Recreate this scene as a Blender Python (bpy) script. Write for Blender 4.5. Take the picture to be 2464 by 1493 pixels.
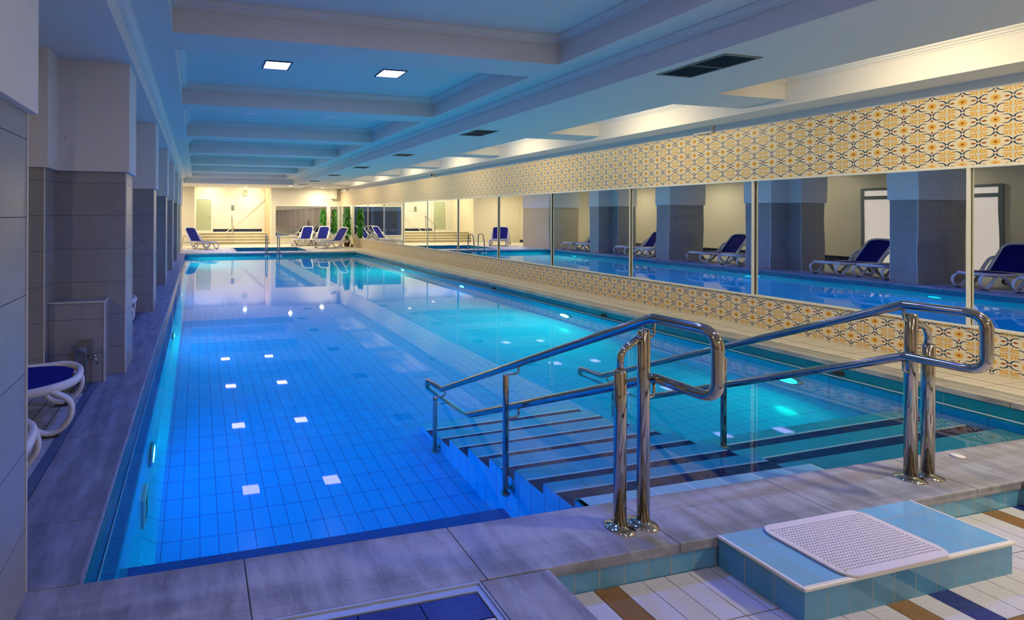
import bpy, bmesh, math, random
from mathutils import Vector, Matrix, Euler
for o in list(bpy.data.objects): bpy.data.objects.remove(o)
SC = bpy.context.scene
COL = SC.collection
R = math.radians
random.seed(7)

# ------------------------------------------------------------------ camera, world, exposure, light strengths
cam = bpy.data.cameras.new('camera'); camo = bpy.data.objects.new('camera', cam); COL.objects.link(camo)
cam.sensor_width = 36.0; cam.sensor_fit = 'HORIZONTAL'
cam.lens = 1200.0 / 2464 * 36.0
cam.shift_x = (1232 - 759) / 2464.0
cam.shift_y = (519 - 746.5) / 2464.0
cam.clip_start = 0.02; cam.clip_end = 200
th, ro = R(13.31), R(0.2)
Fv = Vector((math.sin(th), math.cos(th), 0)); Rv = Vector((math.cos(th), -math.sin(th), 0)); Zv = Vector((0, 0, 1))
Rc = Rv * math.cos(ro) + Zv * math.sin(ro); Uc = -Rv * math.sin(ro) + Zv * math.cos(ro)
M = Matrix((Rc, Uc, -Fv)).transposed().to_4x4(); M.translation = Vector((0, 0, 1.41))
camo.matrix_world = M
SC.camera = camo
SC.view_settings.view_transform = 'Standard'; SC.view_settings.look = 'None'
SC.view_settings.gamma = 1.0; SC.view_settings.use_curve_mapping = False
SC.view_settings.exposure = 0.0
w = bpy.data.worlds.new('world'); SC.world = w; w.use_nodes = True
w.node_tree.nodes['Background'].inputs[0].default_value = (0.55, 0.6, 0.8, 1)
w.node_tree.nodes['Background'].inputs[1].default_value = 0.02
cy = SC.cycles
cy.use_denoising = True
cy.max_bounces = 7; cy.diffuse_bounces = 3; cy.glossy_bounces = 5; cy.transmission_bounces = 6; cy.transparent_max_bounces = 6
cy.sample_clamp_indirect = 3.0; cy.sample_clamp_direct = 0
cy.caustics_reflective = True; cy.caustics_refractive = True
cy.blur_glossy = 0.5
cy.use_adaptive_sampling = True; cy.adaptive_threshold = 0.08; cy.adaptive_min_samples = 12

P_BLUE = 21.0       # LED floods of the coffers
P_COVE = 17.0       # warm lamps in the wall cove
P_DOWN = 26.0       # warm downlights
L_POOLB = 440.0      # blue underwater lamps (left wall)
L_POOLT = 1700.0      # turquoise underwater lamps (right wall)

# ------------------------------------------------------------------ key levels
XL, XR = -0.43, 6.05            # pool edges
YN, YF = 2.06, 18.75
WZ = -0.135                     # water level
FZ = -1.17                      # pool floor
XW = 7.0                        # right wall
ZA, ZB, ZC = 2.75, 3.0, 3.28    # low ceiling, raised ceiling, coffers
XB = -4.6                       # back wall of the alcoves

# ------------------------------------------------------------------ colour + node helpers
def lin(r, g, b):
    f = lambda c: (c / 255.0) / 12.92 if c / 255.0 <= .04045 else ((c / 255.0 + .055) / 1.055) ** 2.4
    return (f(r), f(g), f(b), 1.0)

class NB:
    def __init__(s, name):
        s.m = bpy.data.materials.new(name); s.m.use_nodes = True
        s.t = s.m.node_tree; s.n = s.t.nodes; s.n.clear()
        s.out = s.n.new('ShaderNodeOutputMaterial')
    def lk(s, a, b): s.t.links.new(a, b)
    def put(s, sock, v):
        if isinstance(v, bpy.types.NodeSocket): s.lk(v, sock)
        else: sock.default_value = v
    def ma(s, op, a, b=0.0, c=None, clamp=False):
        n = s.n.new('ShaderNodeMath'); n.operation = op; n.use_clamp = clamp
        s.put(n.inputs[0], a); s.put(n.inputs[1], b)
        if c is not None: s.put(n.inputs[2], c)
        return n.outputs[0]
    def mix(s, f, a, b, typ='MIX'):
        n = s.n.new('ShaderNodeMix'); n.data_type = 'RGBA'; n.blend_type = typ
        s.put(n.inputs[0], f); s.put(n.inputs[6], a); s.put(n.inputs[7], b)
        return n.outputs[2]
    def pos(s):
        g = s.n.new('ShaderNodeNewGeometry'); x = s.n.new('ShaderNodeSeparateXYZ'); s.lk(g.outputs['Position'], x.inputs[0])
        y = s.n.new('ShaderNodeSeparateXYZ'); s.lk(g.outputs['True Normal'], y.inputs[0])
        s.P = g.outputs['Position']
        return x.outputs, y.outputs
    def noise(s, scale, detail=4, rough=.55, vec=None, dist=0.0):
        n = s.n.new('ShaderNodeTexNoise'); n.inputs['Scale'].default_value = scale; n.inputs['Detail'].default_value = detail
        n.inputs['Roughness'].default_value = rough; n.inputs['Distortion'].default_value = dist
        if vec is not None: s.lk(vec, n.inputs['Vector'])
        return n.outputs['Fac']
    def stretch(s, vec, sx, sy, sz, rot=(0, 0, 0)):
        m = s.n.new('ShaderNodeMapping'); m.inputs['Scale'].default_value = (sx, sy, sz); m.inputs['Rotation'].default_value = rot
        s.lk(vec, m.inputs[0]); return m.outputs[0]
    def ramp(s, f, a, b):   # smooth 0..1 between a and b
        n = s.n.new('ShaderNodeMapRange'); n.interpolation_type = 'SMOOTHSTEP'
        s.put(n.inputs[0], f); n.inputs[1].default_value = a; n.inputs[2].default_value = b
        return n.outputs[0]
    def bump(s, h, dist=.002, strength=.5):
        n = s.n.new('ShaderNodeBump'); n.inputs['Distance'].default_value = dist; n.inputs['Strength'].default_value = strength
        s.lk(h, n.inputs['Height']); return n.outputs[0]
    def bsdf(s, col, rough=.5, metal=0.0, normal=None, spec=.5, emit=None, estr=0.0, coat=0.0):
        p = s.n.new('ShaderNodeBsdfPrincipled')
        s.put(p.inputs['Base Color'], col); s.put(p.inputs['Roughness'], rough); s.put(p.inputs['Metallic'], metal)
        p.inputs['Specular IOR Level'].default_value = spec
        if coat: p.inputs['Coat Weight'].default_value = coat; p.inputs['Coat Roughness'].default_value = .06
        if normal is not None: s.lk(normal, p.inputs['Normal'])
        if emit is not None:
            s.put(p.inputs['Emission Color'], emit); p.inputs['Emission Strength'].default_value = estr
        s.lk(p.outputs[0], s.out.inputs[0]); return p

def plain(name, col, rough=.5, metal=0.0, var=.04, nscale=6.0, spec=.5, bumpd=0.0):
    b = NB(name); ps, ns = b.pos()
    nz = b.noise(nscale, 3)
    d = tuple(c * (1 - var * 2) for c in col[:3]) + (1,)
    u = tuple(min(1, c * (1 + var * 2)) for c in col[:3]) + (1,)
    c = b.mix(nz, d, u)
    nm = b.bump(b.noise(90, 2), bumpd, .4) if bumpd else None
    b.bsdf(c, rough, metal, nm, spec); return b.m

def emitter(name, col, strength):
    b = NB(name); e = b.n.new('ShaderNodeEmission'); e.inputs[0].default_value = col; e.inputs[1].default_value = strength
    b.lk(e.outputs[0], b.out.inputs[0]); return b.m

def tiles(name, col, grout, size, off=(0, 0, 0), gw=.0025, rough=.25, var=.05, mottle=.08, ribs=0.0, spec=.5, coat=0.0, ribaxis=0):
    """ceramic tiling on axis-aligned faces; size 0 on an axis = no joints across it"""
    b = NB(name); ps, ns = b.pos()
    masks = []; cells = []
    for i in range(3):
        if not size[i]: cells.append(0.0); continue
        q = b.ma('DIVIDE', b.ma('SUBTRACT', ps[i], off[i]), size[i])
        fr = b.ma('FRACT', q); fl = b.ma('FLOOR', q)
        d = b.ma('ABSOLUTE', b.ma('SUBTRACT', fr, .5))
        m = b.ma('GREATER_THAN', d, .5 - gw / size[i])
        flat = b.ma('LESS_THAN', b.ma('ABSOLUTE', ns[i]), .6)
        masks.append(b.ma('MULTIPLY', m, flat))
        cells.append(b.ma('MULTIPLY', fl, flat))
    m = masks[0]
    for k in masks[1:]: m = b.ma('MAXIMUM', m, k)
    cv = b.n.new('ShaderNodeCombineXYZ')
    for i in range(3): b.put(cv.inputs[i], cells[i])
    wn = b.n.new('ShaderNodeTexWhiteNoise'); b.lk(cv.outputs[0], wn.inputs[0])
    f = b.ma('ADD', b.ma('MULTIPLY', b.ma('SUBTRACT', wn.outputs[0], .5), var * 2), b.ma('MULTIPLY', b.ma('SUBTRACT', b.noise(3.0, 5, .6), .5), mottle * 2))
    f = b.ma('ADD', f, 1.0)
    vs = b.n.new('ShaderNodeVectorMath'); vs.operation = 'SCALE'; vs.inputs[0].default_value = col[:3]; b.lk(f, vs.inputs['Scale'])
    c = b.mix(m, vs.outputs[0], grout)
    h = b.ma('SUBTRACT', 1.0, m)
    if ribs:
        rr = b.ma('SINE', b.ma('MULTIPLY', ps[ribaxis], 2 * math.pi / ribs))
        h = b.ma('ADD', h, b.ma('MULTIPLY', rr, .35))
        c = b.mix(b.ma('MULTIPLY', b.ma('LESS_THAN', rr, -.4), .10), c, (0.02, 0.02, 0.03, 1))
    nm = b.bump(h, .0012, .6)
    b.bsdf(c, b.ma('ADD', b.ma('MULTIPLY', m, .5), rough), 0, nm, spec, coat=coat); return b.m

def pattern(name, oy, oz, p=.2):
    """glazed decorated wall tiles: sunflowers, leaf rosettes, blue scrolls, red lozenges (wall in the YZ plane)"""
    b = NB(name); ps, ns = b.pos(); A = b.ma
    u0 = A('DIVIDE', A('SUBTRACT', ps[1], oy), p); v0 = A('DIVIDE', A('SUBTRACT', ps[2], oz), p)
    wrap = lambda q: A('SUBTRACT', A('FRACT', A('ADD', q, .5)), .5)
    AND = lambda a, c: A('MULTIPLY', a, c)
    OR = lambda a, c: A('MAXIMUM', a, c)
    LT = lambda a, c: A('LESS_THAN', a, c)
    GT = lambda a, c: A('GREATER_THAN', a, c)
    L2 = lambda a, c: A('SQRT', A('ADD', A('MULTIPLY', a, a), A('MULTIPLY', c, c)))
    def arcs(u, v):
        au, av = A('ABSOLUTE', u), A('ABSOLUTE', v)
        d = A('ABSOLUTE', A('SUBTRACT', L2(A('SUBTRACT', au, .275), av), .2))
        wdt = A('ADD', .013, A('MULTIPLY', A('SUBTRACT', au, .25), .07))
        m = AND(AND(LT(d, wdt), GT(av, .045)), GT(au, .255))
        m = OR(m, LT(L2(A('SUBTRACT', au, .262), A('SUBTRACT', av, .185)), .022))
        m = OR(m, LT(L2(A('SUBTRACT', au, .452), A('SUBTRACT', av, .045)), .022))
        return m
    fu, fv = wrap(u0), wrap(v0)                      # around a flower
    gu, gv = wrap(A('ADD', u0, .5)), wrap(A('ADD', v0, .5))   # around a rosette
    navy = OR(arcs(fu, fv), arcs(gu, gv))
    r = L2(fu, fv); an = A('ARCTAN2', fv, fu)
    pet = A('ABSOLUTE', A('SINE', A('MULTIPLY', an, 7.0)))
    flower = AND(LT(r, A('ADD', .125, A('MULTIPLY', pet, .035))), OR(GT(pet, .22), LT(r, .085)))
    ring = AND(GT(r, .062), LT(r, .08))
    eye = LT(r, .045)
    afu, afv = A('ABSOLUTE', fu), A('ABSOLUTE', fv)
    loz = LT(A('ADD', A('DIVIDE', A('ABSOLUTE', A('SUBTRACT', afu, .335)), .105), A('DIVIDE', afv, .05)), 1.0)
    loz = OR(loz, LT(A('ADD', A('DIVIDE', A('ABSOLUTE', A('SUBTRACT', afv, .285)), .078), A('DIVIDE', afu, .042)), 1.0))
    dots = AND(LT(A('ABSOLUTE', A('SUBTRACT', afu, afv)), .016), AND(GT(r, .24), LT(r, .345)))
    dots = AND(dots, GT(A('SINE', A('MULTIPLY', r, 180.0)), -.2))
    rg = L2(gu, gv); ag = A('ARCTAN2', gv, gu)
    # eight leaf lobes of the rosette
    lob = None
    agu, agv = A('ABSOLUTE', gu), A('ABSOLUTE', gv)
    for (ax, ay, tx, ty, wd) in ((.055, .085, .075, .235, .031), (.085, .055, .245, .075, .031), (.085, .085, .185, .205, .022), (.12, .12, .215, .165, .026)):
        dx, dy = tx - ax, ty - ay; l2 = dx * dx + dy * dy
        t = A('DIVIDE', A('ADD', A('MULTIPLY', A('SUBTRACT', agu, ax), dx), A('MULTIPLY', A('SUBTRACT', agv, ay), dy)), l2, clamp=True)
        d = L2(A('SUBTRACT', agu, A('ADD', A('MULTIPLY', t, dx), ax)), A('SUBTRACT', agv, A('ADD', A('MULTIPLY', t, dy), ay)))
        m = LT(d, A('ADD', wd * .45, A('MULTIPLY', t, wd * .6)))
        lob = m if lob is None else OR(lob, m)
    speck = OR(LT(L2(A('SUBTRACT', agu, .035), A('SUBTRACT', agv, .075)), .013), LT(L2(A('SUBTRACT', agu, .085), A('SUBTRACT', agv, .03)), .013))
    gl = OR(LT(A('ABSOLUTE', gu), .006), LT(A('ABSOLUTE', wrap(A('ADD', A('MULTIPLY', v0, 1.0), .5))), .005))
    c = b.mix(b.noise(2.0, 3), lin(228, 216, 180), lin(236, 226, 196))
    c = b.mix(AND(gl, .6), c, lin(175, 160, 120))
    c = b.mix(lob, c, lin(226, 168, 52))
    c = b.mix(speck, c, lin(120, 60, 25))
    c = b.mix(flower, c, lin(232, 176, 62))
    c = b.mix(AND(ring, .35), c, lin(200, 130, 40))
    c = b.mix(OR(eye, OR(loz, dots)), c, lin(158, 80, 26))
    c = b.mix(navy, c, lin(44, 58, 92))
    b.bsdf(c, .42, 0, b.bump(A('SUBTRACT', 1.0, gl), .0006, .4), .35); return b.m

# ------------------------------------------------------------------ mesh builder
class MB:
    def __init__(s): s.v = []; s.f = []; s.mi = []; s.sm = []
    def face(s, pts, mi=0, sm=False):
        n = len(s.v); s.v += [tuple(p) for p in pts]; s.f.append(tuple(range(n, n + len(pts)))); s.mi.append(mi); s.sm.append(sm)
    def box(s, x0, y0, z0, x1, y1, z1, mi=0, skip=''):
        n = len(s.v)
        s.v += [(x0, y0, z0), (x1, y0, z0), (x1, y1, z0), (x0, y1, z0), (x0, y0, z1), (x1, y0, z1), (x1, y1, z1), (x0, y1, z1)]
        for k, q in (('b', (0, 3, 2, 1)), ('t', (4, 5, 6, 7)), ('n', (0, 1, 5, 4)), ('e', (1, 2, 6, 5)), ('f', (2, 3, 7, 6)), ('w', (3, 0, 4, 7))):
            if k in skip: continue
            s.f.append(tuple(n + i for i in q)); s.mi.append(mi); s.sm.append(False)
        return s
    def prism(s, prof, axis, a, b, mi=0, sm=False):
        """extrude a closed 2D profile along axis (0,1,2) from a to b"""
        def P(p, t):
            return {0: (t, p[0], p[1]), 1: (p[0], t, p[1]), 2: (p[0], p[1], t)}[axis]
        n = len(s.v); k = len(prof)
        s.v += [P(p, a) for p in prof] + [P(p, b) for p in prof]
        for i in range(k):
            j = (i + 1) % k; s.f.append((n + i, n + j, n + k + j, n + k + i)); s.mi.append(mi); s.sm.append(sm)
        s.f.append(tuple(n + i for i in range(k))[::-1]); s.f.append(tuple(n + k + i for i in range(k))); s.mi += [mi, mi]; s.sm += [False, False]
        return s
    def sweep(s, path, ra, rb=None, seg=12, mi=0, up=(0, 0, 1), cap=True, closed=False):
        """sweep an ellipse (ra across, rb along 'up') along points; ra/rb may be lists"""
        P = [Vector(p) for p in path]; n = len(P); base = len(s.v)
        upv = Vector(up)
        for i, p in enumerate(P):
            if closed: t = P[(i + 1) % n] - P[i - 1]
            else: t = P[min(i + 1, n - 1)] - P[max(i - 1, 0)]
            t.normalize()
            if i == 0:
                u = upv - t * upv.dot(t)
                if u.length < .05: u = Vector((0, 1, 0)) - t * t.y
            else: u = u - t * u.dot(t)
            u.normalize(); r_ = t.cross(u)
            A_ = ra[i] if isinstance(ra, (list, tuple)) else ra
            B_ = A_ if rb is None else (rb[i] if isinstance(rb, (list, tuple)) else rb)
            for k in range(seg):
                a = 2 * math.pi * k / seg
                s.v.append(tuple(p + r_ * (A_ * math.cos(a)) + u * (B_ * math.sin(a))))
        m = n if closed else n - 1
        for i in range(m):
            for k in range(seg):
                a, b_ = base + i * seg + k, base + i * seg + (k + 1) % seg
                j = (i + 1) % n
                c, d = base + j * seg + (k + 1) % seg, base + j * seg + k
                s.f.append((a, b_, c, d)); s.mi.append(mi); s.sm.append(True)
        if cap and not closed:
            s.f.append(tuple(base + k for k in range(seg))[::-1]); s.f.append(tuple(base + (n - 1) * seg + k for k in range(seg))); s.mi += [mi, mi]; s.sm += [False, False]
        return s
    def lathe(s, prof, c=(0, 0, 0), seg=24, mi=0, axis=2):
        base = len(s.v); k = len(prof)
        for i in range(seg):
            a = 2 * math.pi * i / seg
            for r_, z in prof:
                q = (r_ * math.cos(a), r_ * math.sin(a), z)
                q = {2: q, 0: (q[2], q[0], q[1]), 1: (q[0], q[2], q[1])}[axis]
                s.v.append((q[0] + c[0], q[1] + c[1], q[2] + c[2]))
        for i in range(seg):
            j = (i + 1) % seg
            for m in range(k - 1):
                s.f.append((base + i * k + m, base + j * k + m, base + j * k + m + 1, base + i * k + m + 1)); s.mi.append(mi); s.sm.append(True)
        return s
    def build(s, name, mats, parent=None, bevel=0.0, loc=None, rot=None):
        me = bpy.data.meshes.new(name); me.from_pydata(s.v, [], s.f)
        mats = mats if isinstance(mats, (list, tuple)) else [mats]
        for m in mats: me.materials.append(m)
        me.polygons.foreach_set('material_index', s.mi); me.polygons.foreach_set('use_smooth', s.sm)
        bm = bmesh.new(); bm.from_mesh(me)
        bmesh.ops.remove_doubles(bm, verts=bm.verts, dist=1e-5)
        if s.recalc: bmesh.ops.recalc_face_normals(bm, faces=bm.faces)
        bm.to_mesh(me); bm.free(); me.update()
        o = bpy.data.objects.new(name, me); COL.objects.link(o)
        if parent is not None: o.parent = parent
        if loc is not None: o.location = loc
        if rot is not None: o.rotation_euler = rot
        if bevel:
            mod = o.modifiers.new('bevel', 'BEVEL'); mod.width = bevel; mod.segments = 2; mod.limit_method = 'ANGLE'; mod.angle_limit = R(40)
        return o
    recalc = True

def tag(o, label=None, cat=None, group=None, kind=None):
    if label: o['label'] = label
    if cat: o['category'] = cat
    if group: o['group'] = group
    if kind: o['kind'] = kind
    return o
def struct(o): o['kind'] = 'structure'; return o
def empty(name, loc=(0, 0, 0), rz=0):
    o = bpy.data.objects.new(name, None); COL.objects.link(o); o.location = loc; o.rotation_euler = (0, 0, rz); o.empty_display_size = .1
    return o
def copy_tree(o, parent=None):
    c = o.copy(); COL.objects.link(c)
    if parent is not None: c.parent = parent
    for ch in list(o.children): copy_tree(ch, c)
    return c
def fillet(pts, rad, n=7):
    """round the corners of a 3D polyline; rad = number or list per inner point"""
    P = [Vector(p) for p in pts]; out = [P[0]]
    for i in range(1, len(P) - 1):
        r_ = rad[i - 1] if isinstance(rad, (list, tuple)) else rad
        a = (P[i - 1] - P[i]); b = (P[i + 1] - P[i]); la, lb = a.length, b.length; a.normalize(); b.normalize()
        d = min(r_, la * .49, lb * .49)
        p0, p1 = P[i] + a * d, P[i] + b * d
        for k in range(n + 1):
            t = k / n; out.append(p0 * (1 - t) ** 2 + P[i] * 2 * t * (1 - t) + p1 * t * t)
    out.append(P[-1]); return out
def smooth_path(pts, n=6):
    P = [Vector(p) for p in pts]; out = []
    for i in range(len(P) - 1):
        p0 = P[max(i - 1, 0)]; p1 = P[i]; p2 = P[i + 1]; p3 = P[min(i + 2, len(P) - 1)]
        for k in range(n):
            t = k / n
            out.append(.5 * ((2 * p1) + (-p0 + p2) * t + (2 * p0 - 5 * p1 + 4 * p2 - p3) * t * t + (-p0 + 3 * p1 - 3 * p2 + p3) * t ** 3))
    out.append(P[-1]); return out

# ------------------------------------------------------------------ materials
m_white = plain('white_paint', lin(226, 224, 216), .7, var=.02, nscale=1.5)
m_cream = plain('cream_paint', lin(226, 216, 190), .7, var=.02, nscale=1.5)
m_moul = plain('moulding_plaster', lin(226, 224, 216), .6, var=.02)
m_grey_tile = tiles('grey_stone_tile', lin(150, 150, 148), lin(70, 72, 75), (0, 0, .29), off=(0, 0, .24), gw=.0016, rough=.35, var=.03, mottle=.22)
m_beige_tile = tiles('beige_stone_tile', lin(205, 190, 155), lin(170, 150, 115), (.6, .6, .29), off=(0, 0, .24), gw=.002, rough=.4, var=.03, mottle=.1)
m_trim = plain('tile_edge_profile', lin(205, 205, 200), .35, var=.02)
m_pool = tiles('pool_tile', lin(24, 176, 216), lin(30, 62, 120), (.1175, .2065, .2065), off=(XL + .1, 3.30, WZ), gw=.0022, rough=.12, var=.03, mottle=.05)
m_poolwall = tiles('pool_wall_tile', lin(24, 160, 196), lin(20, 80, 120), (.1175, .25, 0), off=(XL + .1, 3.30, WZ), gw=.002, rough=.12, var=.04, mottle=.05)
m_face = tiles('waterline_tile', lin(20, 132, 152), lin(60, 110, 120), (.122, .122, 0), off=(0.02, .03, 0), gw=.0018, rough=.15, var=.05, mottle=.06)
m_tread = tiles('stair_tread_tile', lin(50, 188, 204), lin(60, 120, 140), (.245, 0, 0), off=(2.0, 0, 0), gw=.002, rough=.15, var=.04, mottle=.05)
m_landing = tiles('stair_landing_tile', lin(112, 168, 186), lin(190, 200, 200), (.245, 0, 0), off=(2.0, 0, 0), gw=.003, rough=.2, var=.04, mottle=.06)
m_stairside = tiles('stair_side_tile', lin(24, 176, 216), lin(30, 60, 120), (0, .1225, .245), off=(0, 2.06, FZ), gw=.002, rough=.15)
m_navy = tiles('navy_stair_tile', lin(10, 24, 84), lin(60, 130, 160), (.245, 0, 0), off=(2.0, 0, 0), gw=.0016, rough=.12, var=.08)
m_benchtile = tiles('bench_edge_tile', lin(52, 100, 160), lin(70, 110, 160), (.245, 0, 0), off=(-.33, 0, 0), gw=.0016, rough=.12, var=.05)
m_nose = plain('white_nosing', lin(235, 235, 225), .3)
m_deck = tiles('deck_tile', lin(214, 206, 184), lin(128, 116, 96), (.245, .245, 0), off=(XW, 18.95, 0), gw=.0022, rough=.4, var=.04, mottle=.06)
m_deck_l = tiles('ribbed_deck_tile', lin(186, 186, 184), lin(36, 36, 42), (.1225, .245, 0), off=(-.855, 2.2, 0), gw=.0026, rough=.45, var=.04, mottle=.05, ribs=.010, ribaxis=1)
m_rib_w = tiles('ribbed_white_tile', lin(206, 202, 196), lin(30, 28, 30), (0, 0, 0, ) if False else (9.7, 9.7, 0), off=(-5, -5, 0), gw=.0001, rough=.4, var=.0, mottle=.06, ribs=.0062, ribaxis=1)
m_rib_n = tiles('ribbed_navy_tile', lin(26, 40, 112), lin(30, 28, 30), (9.7, 9.7, 0), off=(-5, -5, 0), gw=.0001, rough=.3, var=.0, mottle=.06, ribs=.0062, ribaxis=1)
m_rib_b = tiles('ribbed_brown_tile', lin(140, 100, 48), lin(30, 28, 30), (9.7, 9.7, 0), off=(-5, -5, 0), gw=.0001, rough=.4, var=.0, mottle=.06, ribs=.0062, ribaxis=1)
m_grout = plain('dark_grout', lin(34, 32, 34), .9)
m_boxtile = tiles('pale_blue_step_tile', lin(124, 180, 204), lin(150, 160, 160), (.122, .2445, 0), off=(2.23, 1.152, 0), gw=.0022, rough=.1, var=.06, mottle=.08)
m_boxside = tiles('blue_step_side_tile', lin(84, 152, 186), lin(150, 160, 160), (.122, .109, 0), off=(2.23, 1.40, 0), gw=.0022, rough=.1, var=.08, mottle=.06)
m_riser = tiles('blue_riser_tile', lin(100, 162, 190), lin(165, 160, 145), (.122, 0, 0), off=(1.38, 0, 0), gw=.0026, rough=.1, var=.08, mottle=.08)
m_baseb = tiles('navy_base_tile', lin(22, 32, 66), lin(120, 120, 110), (.2, .2, .12), off=(0, 0, 0), gw=.003, rough=.15, var=.15)
m_wtile = tiles('white_wall_tile', lin(228, 226, 210), lin(205, 200, 180), (.2, 0, .25), off=(0, 0, .54), gw=.002, rough=.2, var=.01, mottle=.02)
m_stair_beige = tiles('beige_stair_tile', lin(186, 168, 124), lin(150, 132, 92), (.3, .3, 0), off=(0, 0, 0), gw=.003, rough=.35, var=.05, mottle=.1)
m_tan = tiles('tan_side_tile', lin(214, 184, 136), lin(190, 158, 108), (0, .2, .1), off=(0, 24.2, 0), gw=.002, rough=.35, var=.03)
m_pat_u = pattern('sunflower_tiles_upper', 2.965, 2.498)
m_pat_l = pattern('sunflower_tiles_lower', 2.982, .309)
m_black = plain('black_plastic', (.01, .01, .012, 1), .4)
m_rail = plain('white_frame_profile', lin(232, 228, 210), .4, var=.02)
m_alu = plain('painted_metal_frame', lin(120, 132, 134), .4, var=.03)
m_resin = plain('white_resin', lin(222, 220, 214), .35, var=.02)
m_sling = plain('navy_sling_fabric', lin(10, 20, 118), .75, var=.06, nscale=40, bumpd=.0006, spec=.2)
m_sling2 = plain('grey_navy_sling_fabric', lin(40, 60, 130), .6, var=.06, nscale=40, bumpd=.0006)
m_rubber = plain('dark_rubber', lin(58, 54, 46), .7)
m_matw = plain('white_rubber_mat', lin(222, 214, 210), .45, var=.03)
m_green = plain('green_leaf', lin(60, 150, 30), .4, var=.25, nscale=9)
m_stem = plain('moss_pole', lin(74, 52, 30), .9, var=.2, nscale=30)
m_pot = plain('brown_pot', lin(96, 66, 44), .5)
m_vent = plain('grey_green_grille', lin(120, 128, 118), .4, metal=.3)
m_dark = plain('dark_recess', (.004, .006, .008, 1), .8)

def make_metal(name, col, rough):
    b = NB(name); ps, ns = b.pos()
    nz = b.noise(14, 3, .5, b.stretch(b.P, 1, 1, .15))
    b.bsdf(col, b.ma('ADD', rough, b.ma('MULTIPLY', nz, .1)), 1.0); return b.m
m_steel = make_metal('polished_stainless_steel', lin(186, 180, 172), .05)
m_steel2 = make_metal('brushed_stainless_steel', lin(170, 168, 164), .16)

def make_mirror():
    b = NB('mirror_glass'); ps, ns = b.pos()
    nz = b.noise(1.6, 1, .4, b.stretch(b.P, 1, 1.3, .8))
    b.bsdf(lin(232, 236, 232), .003, 1.0, b.bump(nz, .0022, .25)); return b.m
m_mirror = make_mirror()

def make_water():
    b = NB('pool_water'); ps, ns = b.pos()
    n1 = b.noise(1.1, 2, .5, dist=.3); n2 = b.noise(6.0, 2, .5)
    h = b.ma('ADD', b.ma('MULTIPLY', n1, 1.0), b.ma('MULTIPLY', n2, .10))
    nm = b.bump(h, .010, .35)
    fr = b.n.new('ShaderNodeFresnel'); fr.inputs['IOR'].default_value = 1.33
    rf = b.n.new('ShaderNodeBsdfRefraction'); rf.inputs['IOR'].default_value = 1.33; rf.inputs['Roughness'].default_value = 0; rf.inputs['Color'].default_value = (.88, .98, 1, 1)
    gl = b.n.new('ShaderNodeBsdfGlossy'); gl.inputs['Roughness'].default_value = .022
    b.lk(nm, gl.inputs['Normal'])
    nm2 = b.bump(n1, .004, .2); b.lk(nm2, rf.inputs['Normal'])
    mx = b.n.new('ShaderNodeMixShader'); b.lk(fr.outputs[0], mx.inputs[0]); b.lk(rf.outputs[0], mx.inputs[1]); b.lk(gl.outputs[0], mx.inputs[2])
    b.lk(mx.outputs[0], b.out.inputs[0])
    return b.m
m_water = make_water()

def make_stone(name, base, tint, ang=0.0, blotch=True):
    b = NB(name); ps, ns = b.pos()
    st = b.noise(3.0, 6, .62, b.stretch(b.P, 4, 1.2, 3, (0, 0, ang)))
    st2 = b.noise(14.0, 5, .7, b.stretch(b.P, 7, .7, 3, (0, 0, ang)))
    cl = b.noise(1.7, 5, .6, dist=.6)
    f = b.ma('ADD', b.ma('MULTIPLY', st, .5), b.ma('MULTIPLY', cl, .5))
    c = b.mix(b.ramp(f, .36, .64), tuple(x * .62 for x in base[:3]) + (1,), tuple(min(1, x * 1.3) for x in base[:3]) + (1,))
    c = b.mix(b.ma('MULTIPLY', b.ramp(st2, .56, .74), .5), c, tuple(min(1, x * 1.9) for x in base[:3]) + (1,))
    if blotch:
        bl = b.noise(1.1, 3, .6, dist=1.0)
        c = b.mix(b.ma('MULTIPLY', b.ramp(bl, .56, .68), .45), c, tint)
    pit = b.noise(38, 1, .4)
    c = b.mix(b.ma('MULTIPLY', b.ramp(pit, .74, .8), .7), c, (.02, .02, .02, 1))
    b.bsdf(c, b.ma('ADD', .38, b.ma('MULTIPLY', cl, .3)), 0, b.bump(b.ma('ADD', st, b.ma('MULTIPLY', pit, .3)), .002, .3)); return b.m
m_stone = make_stone('grey_marble_coping', lin(150, 150, 152), lin(132, 116, 88), 0)
m_stone_x = make_stone('grey_marble_coping_left', lin(136, 140, 150), lin(120, 120, 128), R(90))
m_stone_r = make_stone('pale_marble_coping', lin(176, 172, 158), lin(176, 164, 132), 0, False)

def striped_window(name, c1, strength, stripes=0.0):
    b = NB(name); ps, ns = b.pos()
    g = b.noise(1.2, 2)
    c = b.mix(g, tuple(x * .85 for x in c1[:3]) + (1,), c1)
    if stripes:
        s_ = b.ma('FRACT', b.ma('DIVIDE', ps[1], stripes))
        c = b.mix(b.ma('LESS_THAN', s_, .12), c, tuple(x * .35 for x in c1[:3]) + (1,))
    b.bsdf((.5, .5, .5, 1), .4, 0, None, .5, c, strength); return b.m
m_frost = striped_window('lit_frosted_glass', lin(224, 206, 196), .8)
m_blind = striped_window('lit_vertical_blind', lin(236, 238, 226), 1.1, .13)
m_doorglass = plain('frosted_green_glass', lin(176, 184, 150), .25, var=.02)

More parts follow.
